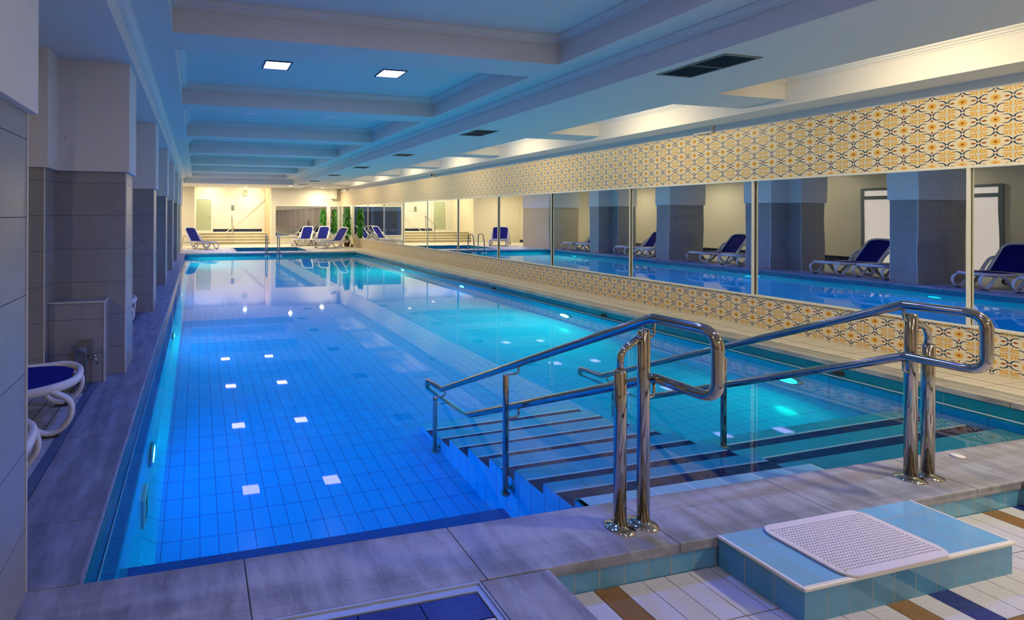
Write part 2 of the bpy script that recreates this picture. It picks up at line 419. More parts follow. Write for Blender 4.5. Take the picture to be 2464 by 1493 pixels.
# lamps
def area(parent, name, loc, rot, power, col, sx, sy=None, caust=True):
    l = bpy.data.lights.new(name, 'AREA'); l.energy = power; l.color = col
    l.shape = 'DISK' if sy is None else 'RECTANGLE'; l.size = sx
    if sy: l.size_y = sy
    try: l.cycles.is_caustics_light = caust
    except Exception: pass
    o = bpy.data.objects.new(name, l); COL.objects.link(o); o.parent = parent; o.location = loc; o.rotation_euler = rot
    return o
e_blue = emitter('blue_led_lens', (.42, .38, 1.0, 1), 20.0)
e_cove = emitter('warm_tube', (1.0, .80, .50, 1), 6.0)
e_down = emitter('warm_downlight', (1.0, .82, .52, 1), 6.0)
e_poolb = emitter('blue_pool_lamp', (.004, .22, 1.0, 1), L_POOLB)
e_poolt = emitter('turquoise_pool_lamp', (.003, .95, .66, 1), L_POOLT)
e_poolc = emitter('cyan_pool_lamp', (.003, .45, 1.0, 1), 440.0)
e_pools = emitter('added_turquoise_pool_lamp', (.0, .95, .66, 1), L_POOLT * .08)  # only for the added lamp beside the wide steps

# ================================================================== THE SETTING
# ---- pool basin
def basin():
    b = MB(); x0, x1 = XL + .10, XR - .10; ch = .085
    y0, y1 = YN, YF
    b.face([(x0 + ch, y0, FZ), (x1 - ch, y0, FZ), (x1 - ch, y1, FZ), (x0 + ch, y1, FZ)], 0)      # floor
    # coved foot of the long walls
    b.face([(x0, y0, FZ + ch), (x0 + ch, y0, FZ), (x0 + ch, y1, FZ), (x0, y1, FZ + ch)], 0)
    b.face([(x1, y0, FZ + ch), (x1, y1, FZ + ch), (x1 - ch, y1, FZ), (x1 - ch, y0, FZ)], 0)
    for x, s in ((XL, 1), (XR, -1)):
        P = [(.1, FZ + ch, 1), (.1, WZ - .036, 1), (.096, WZ - .026, 1), (.088, WZ - .022, 1), (.030, WZ - .018, 1), (.030, WZ - .012, 3 if s < 0 else 4), (.030, WZ + .004, 3 if s < 0 else 4), (.021 if s < 0 else .0255, WZ + .004, 3 if s < 0 else 4), (.021 if s < 0 else .0255, WZ - .004, 2), (-.006, WZ - .004, 2), (-.006, -.045, 2)]
        for (a, za, _), (c, zc, mi) in zip(P[:-1], P[1:]):
            q = [(x + s * a, y0, za), (x + s * a, y1, za), (x + s * c, y1, zc), (x + s * c, y0, zc)]
            b.face(q if s > 0 else q[::-1], mi)
    for y in (y0, y1):
        b.face([(XL, y, FZ), (XR, y, FZ), (XR, y, -.2), (XL, y, -.2)], 1)
        b.face([(XL, y, -.2), (XR, y, -.2), (XR, y, -.045), (XL, y, -.045)], 2)
    b.recalc = False
    o = b.build('pool_basin', [m_pool, m_poolwall, m_face, m_nose, plain('pale_blue_lip', lin(120, 190, 205), .3)]); return struct(o)
BAS = basin()

# ---- water
b = MB(); b.face([(XL + .02, YN, WZ), (XR - .02, YN, WZ), (XR - .02, YF, WZ), (XL + .02, YF, WZ)])
wt = b.build('pool_water', m_water); wt.data.polygons[0].use_smooth = True
wt.cycles.is_caustics_caster = True; BAS.cycles.is_caustics_receiver = True; tag(wt, 'calm blue to turquoise water filling the long swimming pool', 'water', kind='stuff')

# ---- submerged stairs (left end X=2.0, right end X=3.6), wide right-hand steps, left bench
def stairs():
    b = MB(); x0, x1 = 2.0, 3.6
    ys = [2.312, 2.565, 2.845, 3.125, 3.41, 3.695, 3.97, 4.24]
    zs = [-.126, -.225, -.36, -.505, -.65, -.80, -.945, -1.075]
    prev = YN
    for i, (y, z) in enumerate(zip(ys, zs)):
        xe = x1 + (.12 if i == 0 else 0)
        if i == 0:
            b.face([(x0 + .03, prev, z), (xe, prev, z), (xe, y, z), (x0 + .03, y, z)], 4)
        else:
            ym = prev + .15
            b.face([(x0, prev, z), (xe, prev, z), (xe, ym, z), (x0, ym, z)], 1)
            b.face([(x0, ym, z), (xe, ym, z), (xe, ym + .014, z), (x0, ym + .014, z)], 2)
            b.face([(x0, ym + .014, z), (xe, ym + .014, z), (xe, y, z), (x0, y, z)], 0)
        zn = zs[i + 1] if i + 1 < len(zs) else FZ
        b.face([(x0, y, zn), (xe, y, zn), (xe, y, z), (x0, y, z)], 0)
        b.face([(x0, prev, FZ), (x0, y, FZ), (x0, y, z), (x0, prev, z)], 3)
        b.face([(xe, prev, FZ), (xe, y, FZ), (xe, y, z), (xe, prev, z)], 3)
        prev = y
    b.build('trim_1', [m_tread, m_navy, m_nose, m_stairside, m_landing])['kind'] = 'structure'; bpy.data.objects['trim_1'].cycles.is_caustics_receiver = True
    # wide steps between the stair and the right wall
    b = MB(); x0, x1 = 3.6, XR - .1
    prev = YN
    for (y, z, zn) in ((2.50, -.37, -.52), (2.80, -.52, -.67), (3.08, -.67, FZ)):
        ym = prev + .16 if prev > YN else 2.30
        b.face([(x0, prev, z), (x1, prev, z), (x1, ym, z), (x0, ym, z)], 1)
        b.face([(x0, ym, z), (x1, ym, z), (x1, ym + .016, z), (x0, ym + .016, z)], 2)
        b.face([(x0, ym + .016, z), (x1, ym + .016, z), (x1, y, z), (x0, y, z)], 0)
        b.face([(x0, y, zn), (x1, y, zn), (x1, y, z), (x0, y, z)], 0)
        prev = y
    o = struct(b.build('trim_2', [m_tread, m_navy, m_nose])); o.cycles.is_caustics_receiver = True
    b = MB(); x0, x1 = XL + .1, 1.78; z = -.55
    b.face([(x0, YN, z), (x1, YN, z), (x1, 2.52, z), (x0, 2.52, z)], 0)
    b.face([(x0, 2.52, z), (x1, 2.52, z), (x1, 2.64, z), (x0, 2.64, z)], 1)
    b.face([(x0, 2.64, FZ), (x1, 2.64, FZ), (x1, 2.64, z), (x0, 2.64, z)], 0)
    b.face([(x1, YN, FZ), (x1, 2.64, FZ), (x1, 2.64, z), (x1, YN, z)], 0)
    o = struct(b.build('trim_3', [m_poolwall, m_benchtile])); o.cycles.is_caustics_receiver = True
stairs()

# ---- copings
def slabs(name, rects, mat, z0=-.045, z1=0.0, gap=.0015):
    b = MB()
    for (x0, y0, x1, y1) in rects: b.box(x0 + gap, y0 + gap, z0, x1 - gap, y1 - gap, z1)
    return struct(b.build(name, mat, bevel=.004))
xs = [XL - .38, .19, 1.10, 2.03, 2.97, 3.95, 4.30, 5.2, XR]
slabs('trim_4', [(a, 1.727, c, YN) for a, c in zip(xs[:-1], xs[1:])], m_stone)
ysl = [YN, 2.488] + [2.488 + .93 * k for k in range(1, 18)] + [YF]
slabs('trim_5', [(XL - .38, a, XL, c) for a, c in zip(ysl[:-1], ysl[1:])], m_stone_x)
slabs('trim_6', [(XR, a, XR + .30, c) for a, c in zip([1.727] + ysl[:-1], [YN] + ysl[1:])], m_stone_r)
xs = [XL - .38 + .93 * k for k in range(8)] + [XR + .3]
slabs('trim_7', [(a, YF, c, YF + .30) for a, c in zip(xs[:-1], xs[1:])], m_stone_r)
# slabs running towards the camera on both sides of the sunken near floor
slabs('trim_8', [(1.068, 1.0, 1.372, 1.725), (1.068, .1, 1.372, .998)], m_stone)
slabs('trim_9', [(4.30, 1.0, 4.62, 1.725), (4.30, .1, 4.62, .998)], m_stone)
# tiled risers below the near coping
b = MB()
b.box(1.36, 1.735, -.14, 4.31, 1.76, -.045); b.box(1.34, -.2, -.14, 1.362, 1.76, -.045); b.box(4.31, -.2, -.14, 4.33, 1.76, -.045)
struct(b.build('wall_near_riser', m_riser))

# ---- floors
b = MB()
b.face([(XR + .30, 1.0, -.004), (XW + .1, 1.0, -.004), (XW + .1, YF + .3, -.004), (XR + .30, YF + .3, -.004)], 0)
px0, px1, py0, py1 = 1.5, 4.3, 19.5, 21.75
b.face([(-6, YF + .3, -.004), (px0, YF + .3, -.004), (px0, 26.8, -.004), (-6, 26.8, -.004)], 0)
b.face([(px1, YF + .3, -.004), (8, YF + .3, -.004), (8, 26.8, -.004), (px1, 26.8, -.004)], 0)
b.face([(px0, YF + .3, -.004), (px1, YF + .3, -.004), (px1, py0, -.004), (px0, py0, -.004)], 0)
b.face([(px0, py1, -.004), (px1, py1, -.004), (px1, 26.8, -.004), (px0, 26.8, -.004)], 0)
b.face([(XB, -1.0, -.004), (XL - .385, -1.0, -.004), (XL - .385, YF + .3, -.004), (XB, YF + .3, -.004)], 1)
b.face([(4.62, -6.0, -.004), (XW + .1, -6, -.004), (XW + .1, 1.727, -.004), (4.62, 1.727, -.004)], 1)
b.face([(XB, -6.0, -.006), (XL - .385, -6, -.006), (XL - .385, -1.0, -.006), (XB, -1, -.006)], 1)
b.face([(XL - .385, -6.0, -.006), (1.068, -6, -.006), (1.068, 1.0, -.006), (XL - .385, 1.0, -.006)], 1)
b.face([(1.068, -6.0, -.006), (4.62, -6, -.006), (4.62, .1, -.006), (1.068, .1, -.006)], 1)
b.face([(XL - .385, 1.0, -.02), (1.068, 1.0, -.02), (1.068, 1.727, -.02), (XL - .385, 1.727, -.02)], 2)
b.face([(1.34, -.2, -.139), (4.33, -.2, -.139), (4.33, 1.76, -.139), (1.34, 1.76, -.139)], 2)
b.recalc = False
struct(b.build('floor', [m_deck, m_deck_l, m_grout]))
# dark expansion joint lines of the right deck
b = MB(); b.box(XR + .30, 1.7, -.02, XR + .306, YF, -.001); b.box(6.62, 1.7, -.02, 6.625, YF, -.0025)
struct(b.build('trim_10', m_grout))
# tiles of the near floors
b = MB()
def tl(x0, y0, x1, y1, z, mi, g=.0022, t=.008): b.box(x0 + g, y0 + g, z - t, x1 - g, y1 - g, z, mi)
cuts_x = [1.362] + [1.59 - .12 + .12 * k for k in range(24)] + [4.31]
for ri, (ya, yb) in enumerate(((1.49, 1.733), (1.25, 1.49), (1.01, 1.25), (.77, 1.01), (.53, .77), (.29, .53), (.05, .29))):
    for k, (xa, xb_) in enumerate(zip(cuts_x[:-1], cuts_x[1:])):
        i = k - 2
        mi = 0
        if ri == 0 and i in (0, 20): mi = 2
        if ri == 0 and i == 22: mi = 1
        if ri == 1 and i == 9: mi = 2
        if ri == 1 and i in (11, 1, 18): mi = 1
        if ri == 2 and i in (3, 12, 21): mi = 2
        tl(xa, ya, xb_, yb, -.131, mi)
struct(b.build('trim_11', [m_rib_w, m_rib_n, m_rib_b]))

def frame_panel():
    """recessed floor panel of ribbed tiles in a metal angle frame, bottom edge of the picture"""
    root = empty('floor_grate', (0.3, 1.5, -.012))
    tag(root, 'metal framed recess with navy and white ribbed tiles beside grey slab, bottom edge', 'floor grate')
    b = MB()
    X0, X1, Y1 = -.70, 1.060, 1.722
    for a in (0, 1):
        if a == 0:
            b.box(X0, Y1 - .006, -.02, X1, Y1, .004); b.box(X0, Y1 - .034, -.016, X1, Y1 - .006, -.004)
        else:
            b.box(X1 - .006, 1.0, -.02, X1, Y1, .004); b.box(X1 - .030, 1.0, -.016, X1 - .006, Y1 - .034, -.004)
    o = b.build('metal_frame', plain('weathered_aluminium', lin(176, 186, 196), .4, metal=.35, var=.08, nscale=20), bevel=.0012)
    o.parent = root; o.location = (-.3, -1.5, .012)
    for nm, mi, mat in (('navy_tiles', 1, m_rib_n), ('white_tiles', 0, m_rib_w)):
        b2 = MB()
        y = Y1 - .036
        for r_ in range(7):
            if (r_ == 0) == (mi == 1):
                hgt = .118
                wd = .236 if r_ == 0 else .118
                x = X1 - .032
                while x > X0:
                    b2.box(x - wd + .002, y - hgt + .002, -.016, x - .002, y - .002, -.008); x -= wd
            y -= .118
        o = b2.build(nm, mat); o.parent = root; o.location = (-.3, -1.5, .012)
frame_panel()

# drain channel along the left coping
b = MB(); b.box(-.872, 1.6, -.008, -.812, 18.6, -.001)
dr = b.build('drain_channel', plain('blue_grey_drain_cover', lin(96, 120, 150), .35, metal=.3, var=.12, nscale=12))
tag(dr, 'long narrow drain strip between left coping and deck tiles', 'drain')

# ---- right wall
b = MB()
b.box(XW, .2, -.01, XW + .2, 24.3, .388, 0)
b.box(XW, .2, 1.895, XW + .2, 24.3, 2.585, 1)
b.box(XW + .04, -6, -.01, XW + .2, 24.3, 3.4, 2)
struct(b.build('wall_right', [m_pat_l, m_pat_u, m_cream]))
b = MB(); b.box(XW + .0, .2, 2.585, XW + .03, 24.3, 2.70); struct(b.build('trim_12', m_white))
# mirror rails
b = MB()
b.box(XW - .018, .2, .385, XW + .02, 24.2, .409); b.box(XW - .018, .2, 1.872, XW + .02, 24.2, 1.900)
struct(b.build('trim_13', m_rail, bevel=.003))

# ---- ceiling
def moulding(b, x, y0, y1, sgn, z, axis=1, h_=.075):
    """stepped cornice in the angle below z; sgn = side it projects towards"""
    pr = [(0, 0), (.075, 0), (.075, -.014), (.062, -.02), (.055, -.034), (.034, -.046), (.03, -.058), (.012, -.066), (.012, -.078), (0, -.078)]
    if axis == 1: b.prism([(x + sgn * p[0], z + p[1]) for p in pr], 1, y0, y1)
    else: b.prism([(x + sgn * p[0], z + p[1]) for p in pr], 0, y0, y1)
def ceiling():
    b = MB(); YA, YE = -3.2, 21.5
    rx0, rx1 = -.56, 4.07; cx0, cx1 = -.215, 3.68; vx0, vx1 = 5.5, 6.5
    T = 3.6
    b.box(XB - .2, -6, ZA, rx0, 27, T)
    b.box(rx1, -6, ZA, vx0, YE, T)
    b.box(vx1, -6, 2.68, XW + .2, YE, T)
    b.box(rx0, YE, ZA, XW + .2, 24.45, T); b.box(3.62, 24.45, ZA, XW + .2, 27, T); b.box(rx0, 24.45, 3.10, 3.62, 27, T)
    b.box(rx0, -6, ZA, rx1, YA, T); b.box(vx0, -6, ZA, vx1, YA, T)
    # raised field at ZB with coffers at ZC
    b.box(rx0, YA, ZB, cx0, YE, T); b.box(cx1, YA, ZB, rx1, YE, T)
    ns = [-1.24, 1.63, 4.50, 7.36, 10.25, 13.0, 15.83, 18.62]
    prev = YA
    for n in ns:
        b.box(cx0, n, ZB, cx1, n + .47, T)
        b.box(cx0, prev, ZC, cx1, n, T)
        prev = n + .47
    b.box(cx0, prev, ZC, cx1, YE - .4, T); b.box(cx0, YE - .4, ZB, cx1, YE, T)
    # cove beside the right wall
    prev = YA
    for n in (-1.3, 1.5, 4.29, 7.0, 9.78, 12.6, 15.35, 18.1, 20.7):
        b.box(vx0, n, ZA, vx1, n + .5, T)
        b.box(vx0, prev, 3.0, vx1, n, T)
        prev = n + .5
    b.box(vx0, prev, ZA, vx1, YE, T)
    struct(b.build('ceiling', m_white))
    # mouldings
    b = MB()
    moulding(b, rx0, YA, YE, 1, ZB); moulding(b, rx1, YA, YE, -1, ZB)
    moulding(b, YE, rx0, rx1, -1, ZB, axis=0)
    prev = YA
    for n in ns + [YE - .4]:
        moulding(b, cx0, prev, n, 1, ZC); moulding(b, cx1, prev, n, -1, ZC)
        moulding(b, n, cx0, cx1, -1, ZC, axis=0); moulding(b, prev, cx0, cx1, 1, ZC, axis=0)
        prev = n + .47
    prev = YA
    for n in (-1.3, 1.5, 4.29, 7.0, 9.78, 12.6, 15.35, 18.1, 20.7):
        moulding(b, vx1, prev, n, -1, 3.0); moulding(b, n, vx0, vx1, -1, 3.0, axis=0)
        prev = n + .5
    struct(b.build('trim_14', m_moul))
    return ns
BEAMS = ceiling()

# ---- back, near and far walls
b = MB()
wy = [(8.0, 8.72), (9.75, 10.47)]
b.box(XB - .2, -6, -.01, XB, 27, 3.4, 0)
b.box(XB, -6, 0, XB + .012, 4.85, .24, 1); b.box(XB, 11.05, 0, XB + .012, 20.9, .24, 1)
struct(b.build('wall_left', [m_cream, m_baseb]))
b = MB(); b.box(XB - .2, -6.2, -.15, XW + .3, -6, 3.4); struct(b.build('wall_near', plain('pinkish_white_paint', lin(214, 192, 186), .7)))
# far side: stair alcove with back wall, side wall and mirror wall
b = MB()
b.box(-.56, 26.6, 0, 3.7, 26.8, 2.28, 1); b.box(-.9, 26.6, 2.28, 3.7, 26.8, 3.2, 0)
b.box(-.9, 26.6, 0, -.56, 26.8, 3.2, 0)
b.box(3.50, 24.2, 0, XW + .2, 24.45, 3.2, 0)
b.box(-2.6, 24.2, 0, -.14, 24.45, 3.2, 0)
b.box(-.6, 24.45, 0, -.5, 26.6, 3.2, 0)
struct(b.build('wall_far', [m_cream, m_wtile]))
b = MB(); b.box(3.50, 24.452, 0, 3.62, 26.6, 3.2); struct(b.build('wall_alcove_side', m_tan))
b = MB(); b.box(-2.8, 20.9, 0, -2.6, 24.45, 3.2); b.box(XB, 20.7, 0, -2.6, 20.9, 3.2)
struct(b.build('wall_left_far', m_cream))
b = MB(); b.box(.72, 26.585, .54, 3.35, 26.598, .68); b.box(-2.598, 20.95, 0, -2.586, 24.15, .14)
struct(b.build('baseboard_far', m_baseb))
b = MB(); b.box(6.49, 24.02, 1.9 + .35, 6.78, 24.2, 2.75); struct(b.build('trim_15', m_cream))

# far stairs
b = MB()
for k in range(4):
    y0 = 24.5 + .3 * k; z1 = .135 * (k + 1)
    b.box(-.5, y0, 0 if k == 0 else z1 - .135, 3.50, 26.6, z1 - .028, 0)
    b.box(-.5, y0 - .012, z1 - .028, 3.50, 26.6, z1, 1)
struct(b.build('trim_16', [m_stair_beige, m_rail]))

# ---- door in the far wall
d = MB()
X0, X1, Z0, Z1 = -.155, .79, .545, 2.30
f = .10
d.box(X0, 26.56, Z0, X0 + f, 26.61, Z1); d.box(X1 - f, 26.56, Z0, X1, 26.61, Z1); d.box(X0 + f, 26.56, Z1 - .07, X1 - f, 26.61, Z1); d.box(X0 + f, 26.56, Z0, X1 - f, 26.61, Z0 + .07)
do = struct(d.build('door_1', m_rail, bevel=.004))
g = MB(); g.box(X0 + f, 26.575, Z0 + .07, X1 - f, 26.59, Z1 - .07); g.build('door_glass', m_doorglass, do)
g = MB(); g.sweep(fillet([(X1 - f + .02, 26.56, 1.40), (X1 - f + .02, 26.50, 1.40), (X1 - f - .10, 26.50, 1.40)], .02), .011, seg=8); g.build('door_handle', m_rail, do)

# ---- windows of the alcoves (seen in the mirrors)
def window(n, y0, y1, mat, z0=.05, z1=2.24, transom=True):
    b = MB(); x = XB + .03; fw = .07
    b.box(x - .03, y0, z0, x + .03, y0 + fw, z1); b.box(x - .03, y1 - fw, z0, x + .03, y1, z1)
    b.box(x - .03, y0 + fw, z1 - fw, x + .03, y1 - fw, z1); b.box(x - .03, y0 + fw, z0, x + .03, y1 - fw, z0 + fw)
    if transom: b.box(x - .03, y0 + fw, 1.92, x + .03, y1 - fw, 2.02)
    o = struct(b.build('window_%d' % n, m_alu, bevel=.003))
    b = MB()
    if transom:
        b.box(x - .012, y0 + fw, 2.02, x, y1 - fw, z1 - fw)
        b.box(x - .012, y0 + fw, z0 + fw, x, y1 - fw, 1.92)
    else: b.box(x - .012, y0 + fw, z0 + fw, x, y1 - fw, z1 - fw)
    b.build('window_pane', mat, o)
window(1, 8.02, 8.87, m_frost); window(2, 10.15, 11.0, m_frost)
window(3, 18.7, 20.3, m_blind, .30, 2.4, False)
window(4, 4.9, 5.7, m_frost)

# ================================================================== PILLARS
NUM = ['first', 'second', 'third', 'fourth', 'fifth', 'sixth', 'seventh']
def pillar(i, y0, far, L, label, shaftmat=None, xin=-2.0):
    sm_ = shaftmat or m_grey_tile
    root = empty('pillar', (-.62, y0, 0)); tag(root, label, 'pillar')
    zt = 1.79
    def pf(name, mats, fn, bevel=0):
        b = MB(); fn(b); o = b.build(name, mats, bevel=bevel); o.parent = root; o.location = (.62, -y0, 0); return o
    def sh(b):
        b.box(xin, y0, 0, -.62, far, zt)
        if L: b.box(xin, y0 - .30, 0, -1.2, y0 + .002, zt)
    pf('tiled_shaft', sm_, sh)
    def cp(b):
        b.box(xin - .03, y0 - .03, zt, -.59, far + .03, ZA + .001)
        if L: b.box(xin - .03, y0 - .33, zt, -1.17, y0 - .028, ZA + .001)
    pf('plaster_cap', m_white, cp, .003)
    def tr(b):
        b.box(-.628, y0 - .004, 0, -.616, y0 + .006, zt - .001); b.box(-.628, far - .006, 0, -.616, far + .004, zt - .001)
        if L: b.box(-1.208, y0 - .304, 0, -1.196, y0 - .294, zt - .001)
    pf('corner_profile', m_trim, tr)
    return root
lab = ['nearest grey tiled pillar cut by the left edge of the picture',
       'second grey tiled pillar, with low tiled plinth and steel post before it',
       'third grey tiled pillar along the left side of the pool',
       'fourth grey tiled pillar along the left side of the pool',
       'fifth grey tiled pillar along the left side of the pool',
       'sixth grey tiled pillar on the left, near the far end of the pool']
for i, (y, fr, L) in enumerate(((1.60, 2.06, False), (4.72, 5.16, True), (7.63, 8.07, False), (10.48, 10.92, True), (13.3, 13.75, False), (16.3, 16.75, True))):
    pillar(i, y, fr, L, lab[i])
pillar(6, 19.05, 20.9, False, 'broad beige tiled pillar at the left corner of the far deck', m_beige_tile)

# low tiled plinth in front of the second pillar
b = MB(); b.box(-1.196, 4.52, 0, -.76, 4.715, .675)
root = b.build('tiled_plinth', m_grey_tile); tag(root, 'low grey tiled plinth with pale edges against the second left pillar', 'plinth')
b = MB(); b.box(-.7685, 4.5135, 0, -.7555, 4.5265, .6812); b.box(-1.196, 4.514, .669, -.768, 4.526, .681); b.box(-.768, 4.526, .669, -.756, 4.712, .681)
b.build('corner_profile', m_trim, root)

# steel post with tap
root = empty('tap_post', (-.9, 4.39, 0)); tag(root, 'small mirror polished steel post with tap before the tiled plinth', 'tap post')
b = MB(); b.box(-.046, -.12, 0, .046, .125, .365); b.build('steel_body', m_steel, root, bevel=.003)
b = MB(); b.sweep(fillet([(.046, .05, .22), (.085, .05, .22), (.095, .05, .17)], .02), .008, seg=8); b.lathe([(.0, .0), (.014, 0), (.014, .02), (0, .02)], (.075, .05, .228), 10); b.build('tap', m_steel, root)
b = MB(); b.box(.046, .015, .185, .050, .03, .205); b.build('red_mark', plain('red_plastic', lin(190, 40, 40), .4), root)

# ================================================================== MIRRORS
div = [.2, 1.25, 3.11, 4.965, 6.86, 8.75, 10.6, 12.5, 14.37, 16.24, 18.1, 19.97, 21.84, 23.7, 24.2]
names = ['nearest', 'second', 'third', 'fourth', 'fifth', 'sixth', 'seventh', 'eighth', 'ninth', 'tenth', 'eleventh', 'twelfth', 'thirteenth', 'last narrow']
PT = {1: (-.6, 0), 2: (-1.2, 0), 3: (-.85, 0), 4: (-.95, 0), 5: (-.9, 0), 6: (-.6, 0)}
for i, (a, c) in enumerate(zip(div[:-1], div[1:])):
    root = empty('mirror_panel', (XW, (a + c) / 2, .4))
    tag(root, '%s mirror panel on the tiled right wall, counted from the camera' % names[i], 'mirror', 'mirror panels along the right wall')
    tw, dx = PT.get(i, (0.0, 0.0))
    b = MB(); hh = (c - a) / 2; off = math.tan(R(tw)) * hh
    b.face([(.004 + off, -hh, .0), (.004 - off, hh, 0), (.004 - off, hh, 1.48), (.004 + off, -hh, 1.48)])
    o = b.build('mirror_glass', m_mirror, root)
    b = MB(); wd = .011 if i in (2, 3, 12, 13) else .004
    b.box(-.016, -hh, .0, .004, -hh + 2 * wd, 1.48); b.build('joint_strip', m_rail, root)
# mirrors of the far walls
def far_mirror(x0, x1, z0, z1, label):
    root = empty('wall_mirror', ((x0 + x1) / 2, 24.19, z0)); tag(root, label, 'mirror')
    w2 = (x1 - x0) / 2; hz = z1 - z0
    b = MB(); b.face([(-w2, -.012, 0), (w2, -.012, 0), (w2, -.012, hz), (-w2, -.012, hz)]); b.build('mirror_glass', m_mirror, root)
    b = MB(); t = .045
    for q in ((-w2 - t, -t, w2 + t, 0), (-w2 - t, hz, w2 + t, hz + t)): b.box(q[0], -.03, q[1], q[2], .01, q[3])
    b.box(-w2 - t, -.03, 0, -w2, .01, hz); b.box(w2, -.03, 0, w2 + t, .01, hz)
    b.build('mirror_frame', m_rail, root, bevel=.003)
far_mirror(3.72, 6.30, .41, 1.87, 'wide white framed mirror on the far wall, left of the corner')
far_mirror(6.48, 6.90, .41, 1.87, 'narrow white framed mirror on far wall tight in the right corner')
root = empty('wall_mirror', (-2.59, 22.7, .41)); tag(root, 'framed mirror on the far left wall behind the lone lounger', 'mirror')
b = MB(); b.face([(.01, -.75, 0), (.01, .75, 0), (.01, .75, 1.46), (.01, -.75, 1.46)]); b.build('mirror_glass', m_mirror, root)
b = MB(); b.box(-.005, -.8, -.05, .03, .8, 0); b.box(-.005, -.8, 1.46, .03, .8, 1.51); b.box(-.005, -.8, 0, .03, -.75, 1.46); b.box(-.005, .75, 0, .03, .8, 1.46)
b.build('mirror_frame', m_rail, root)

# ================================================================== LAMPS
def flood():
    root = empty('ceiling_floodlight', (0, 0, 0))
    b = MB(); w_ = .15; t = .018
    b.box(-w_ - t, -w_ - t, -.006, w_ + t, -w_, .03); b.box(-w_ - t, w_, -.006, w_ + t, w_ + t, .03)
    b.box(-w_ - t, -w_, -.006, -w_, w_, .03); b.box(w_, -w_, -.006, w_ + t, w_, .03)
    b.build('bezel', plain('dark_bezel', lin(30, 36, 70), .4), root)
    b = MB(); b.face([(-w_, -w_, .0), (-w_, w_, .0), (w_, w_, .0), (w_, -w_, .0)]); b.recalc = False; b.build('lens', e_blue, root)
    area(root, 'lamp', (0, 0, -.012), (0, 0, 0), P_BLUE, (.0, .10, 1.0), .19, .19).data.spread = R(112)
    return root
bays = [(a + .47 + c) / 2 for a, c in zip([-3.2 - .47] + BEAMS, BEAMS + [21.1])][1:]
fl0 = flood(); first = True
bn = ['overhead at the camera', 'nearest', 'second nearest', 'third nearest', 'fourth nearest', 'fifth nearest', 'sixth nearest', 'farthest']
for j, y in enumerate(bays):
    for x, sd in ((.955, 'left'), (2.46, 'right')):
        o = fl0 if first else copy_tree(fl0); first = False
        o.location = (x, y - .02, ZC - .005)
        if j == 0: near_pair = (near_pair + [o]) if x > 1 else [o]
        tag(o, 'blue white square light, %s of the pair in the %s ceiling coffer' % (sd, bn[j]), 'ceiling light', 'blue lights in the ceiling coffers')

for o in near_pair:      # the pair over the camera glows weaker and more violet
    for c_ in o.children:
        if c_.type == 'LIGHT': c_.data = c_.data.copy(); c_.data.energy = P_BLUE * .12; c_.data.color = (.14, .14, 1.0)

def cove_lamp():
    root = empty('cove_floodlight', (0, 0, 0))
    b = MB(); b.box(-.03, -.17, -.05, .03, .17, .04); b.build('housing', m_rail, root, bevel=.004)
    b = MB(); b.face([(.031, -.15, -.04), (.031, .15, -.04), (.031, .15, .03), (.031, -.15, .03)]); b.face([(-.0, -.15, -.0505), (.031, -.15, -.0505), (.031, .15, -.0505), (0, .15, -.0505)])
    b.recalc = False; b.build('lens', e_cove, root)
    area(root, 'lamp', (.045, 0, -.06), (0, R(-38), 0), P_COVE, (1.0, .80, .50), .07, .28)
    return root
cl0 = cove_lamp(); first = True
for k, y in enumerate((.3, 3.0, 5.95, 8.75, 11.45, 14.2, 17.0, 19.7)):
    o = cl0 if first else copy_tree(cl0); first = False
    o.location = (5.54, y, 2.90)
    tag(o, 'warm floodlight hidden in the %s bay of the cove by the right wall' % (['nearest', 'second', 'third', 'fourth', 'fifth', 'sixth', 'seventh', 'farthest'][k]), 'cove light', 'warm lights in the wall cove')

def downlight(x, y, z, label, s=1.0):
    root = empty('downlight', (x, y, z)); tag(root, label, 'downlight', 'round warm downlights in the low ceiling')
    b = MB(); b.lathe([(.085, -.004), (.11, -.004), (.11, .0), (.085, .0)], seg=20); b.build('ring', m_rail, root)
    b = MB(); b.face([(.085 * math.cos(-a * math.pi / 8), .085 * math.sin(-a * math.pi / 8), -.003) for a in range(16)]); b.recalc = False; b.build('lens', e_down, root)
    area(root, 'lamp', (0, 0, -.008), (0, 0, 0), P_DOWN * s, (1.0, .88, .68), .16, None, False)
downlight(2.19, 23.6, ZA, 'round downlight over the far deck, before the clock', 2.5)
downlight(5.86, 23.35, ZA, 'round downlight above the loungers by the mirror corner', 2.0)
downlight(.6, 25.7, 3.10, 'round downlight in the stair alcove, door side', 1.6)
downlight(2.7, 25.7, 3.10, 'round downlight in the stair alcove, right side', 1.6)
downlight(4.1, 22.2, ZA, 'added round downlight above the far deck beside the small pool', 1.6)  # extra lamp, added to brighten the far end
downlight(-1.6, 22.4, ZA, 'round downlight at the far left deck', 2.6)
downlight(-3.4, 18.2, ZA, 'round downlight in the last left alcove', 1.2)
downlight(-3.4, 14.8, ZA, 'round downlight in the fifth left alcove', 1.2)
downlight(-3.9, 11.9, ZA, 'round downlight in the fourth left alcove', .6)
downlight(-3.9, 9.0, ZA, 'added dim downlight in the third left alcove', .3)  # dim lamp added to lift the alcove back wall
downlight(-3.9, 6.2, ZA, 'added dim downlight in the second left alcove', .3)  # likewise added, brightens the back wall seen in the mirrors
downlight(4.75, .9, ZA, 'round downlight over the near right corner', 2.2)
downlight(4.75, -1.4, ZA, 'round downlight behind the near right corner', 1.6)
downlight(2.0, -4.2, ZA, 'added unseen fill downlight behind the camera', 1.5)  # added fill light for the near floor and pillars, out of view
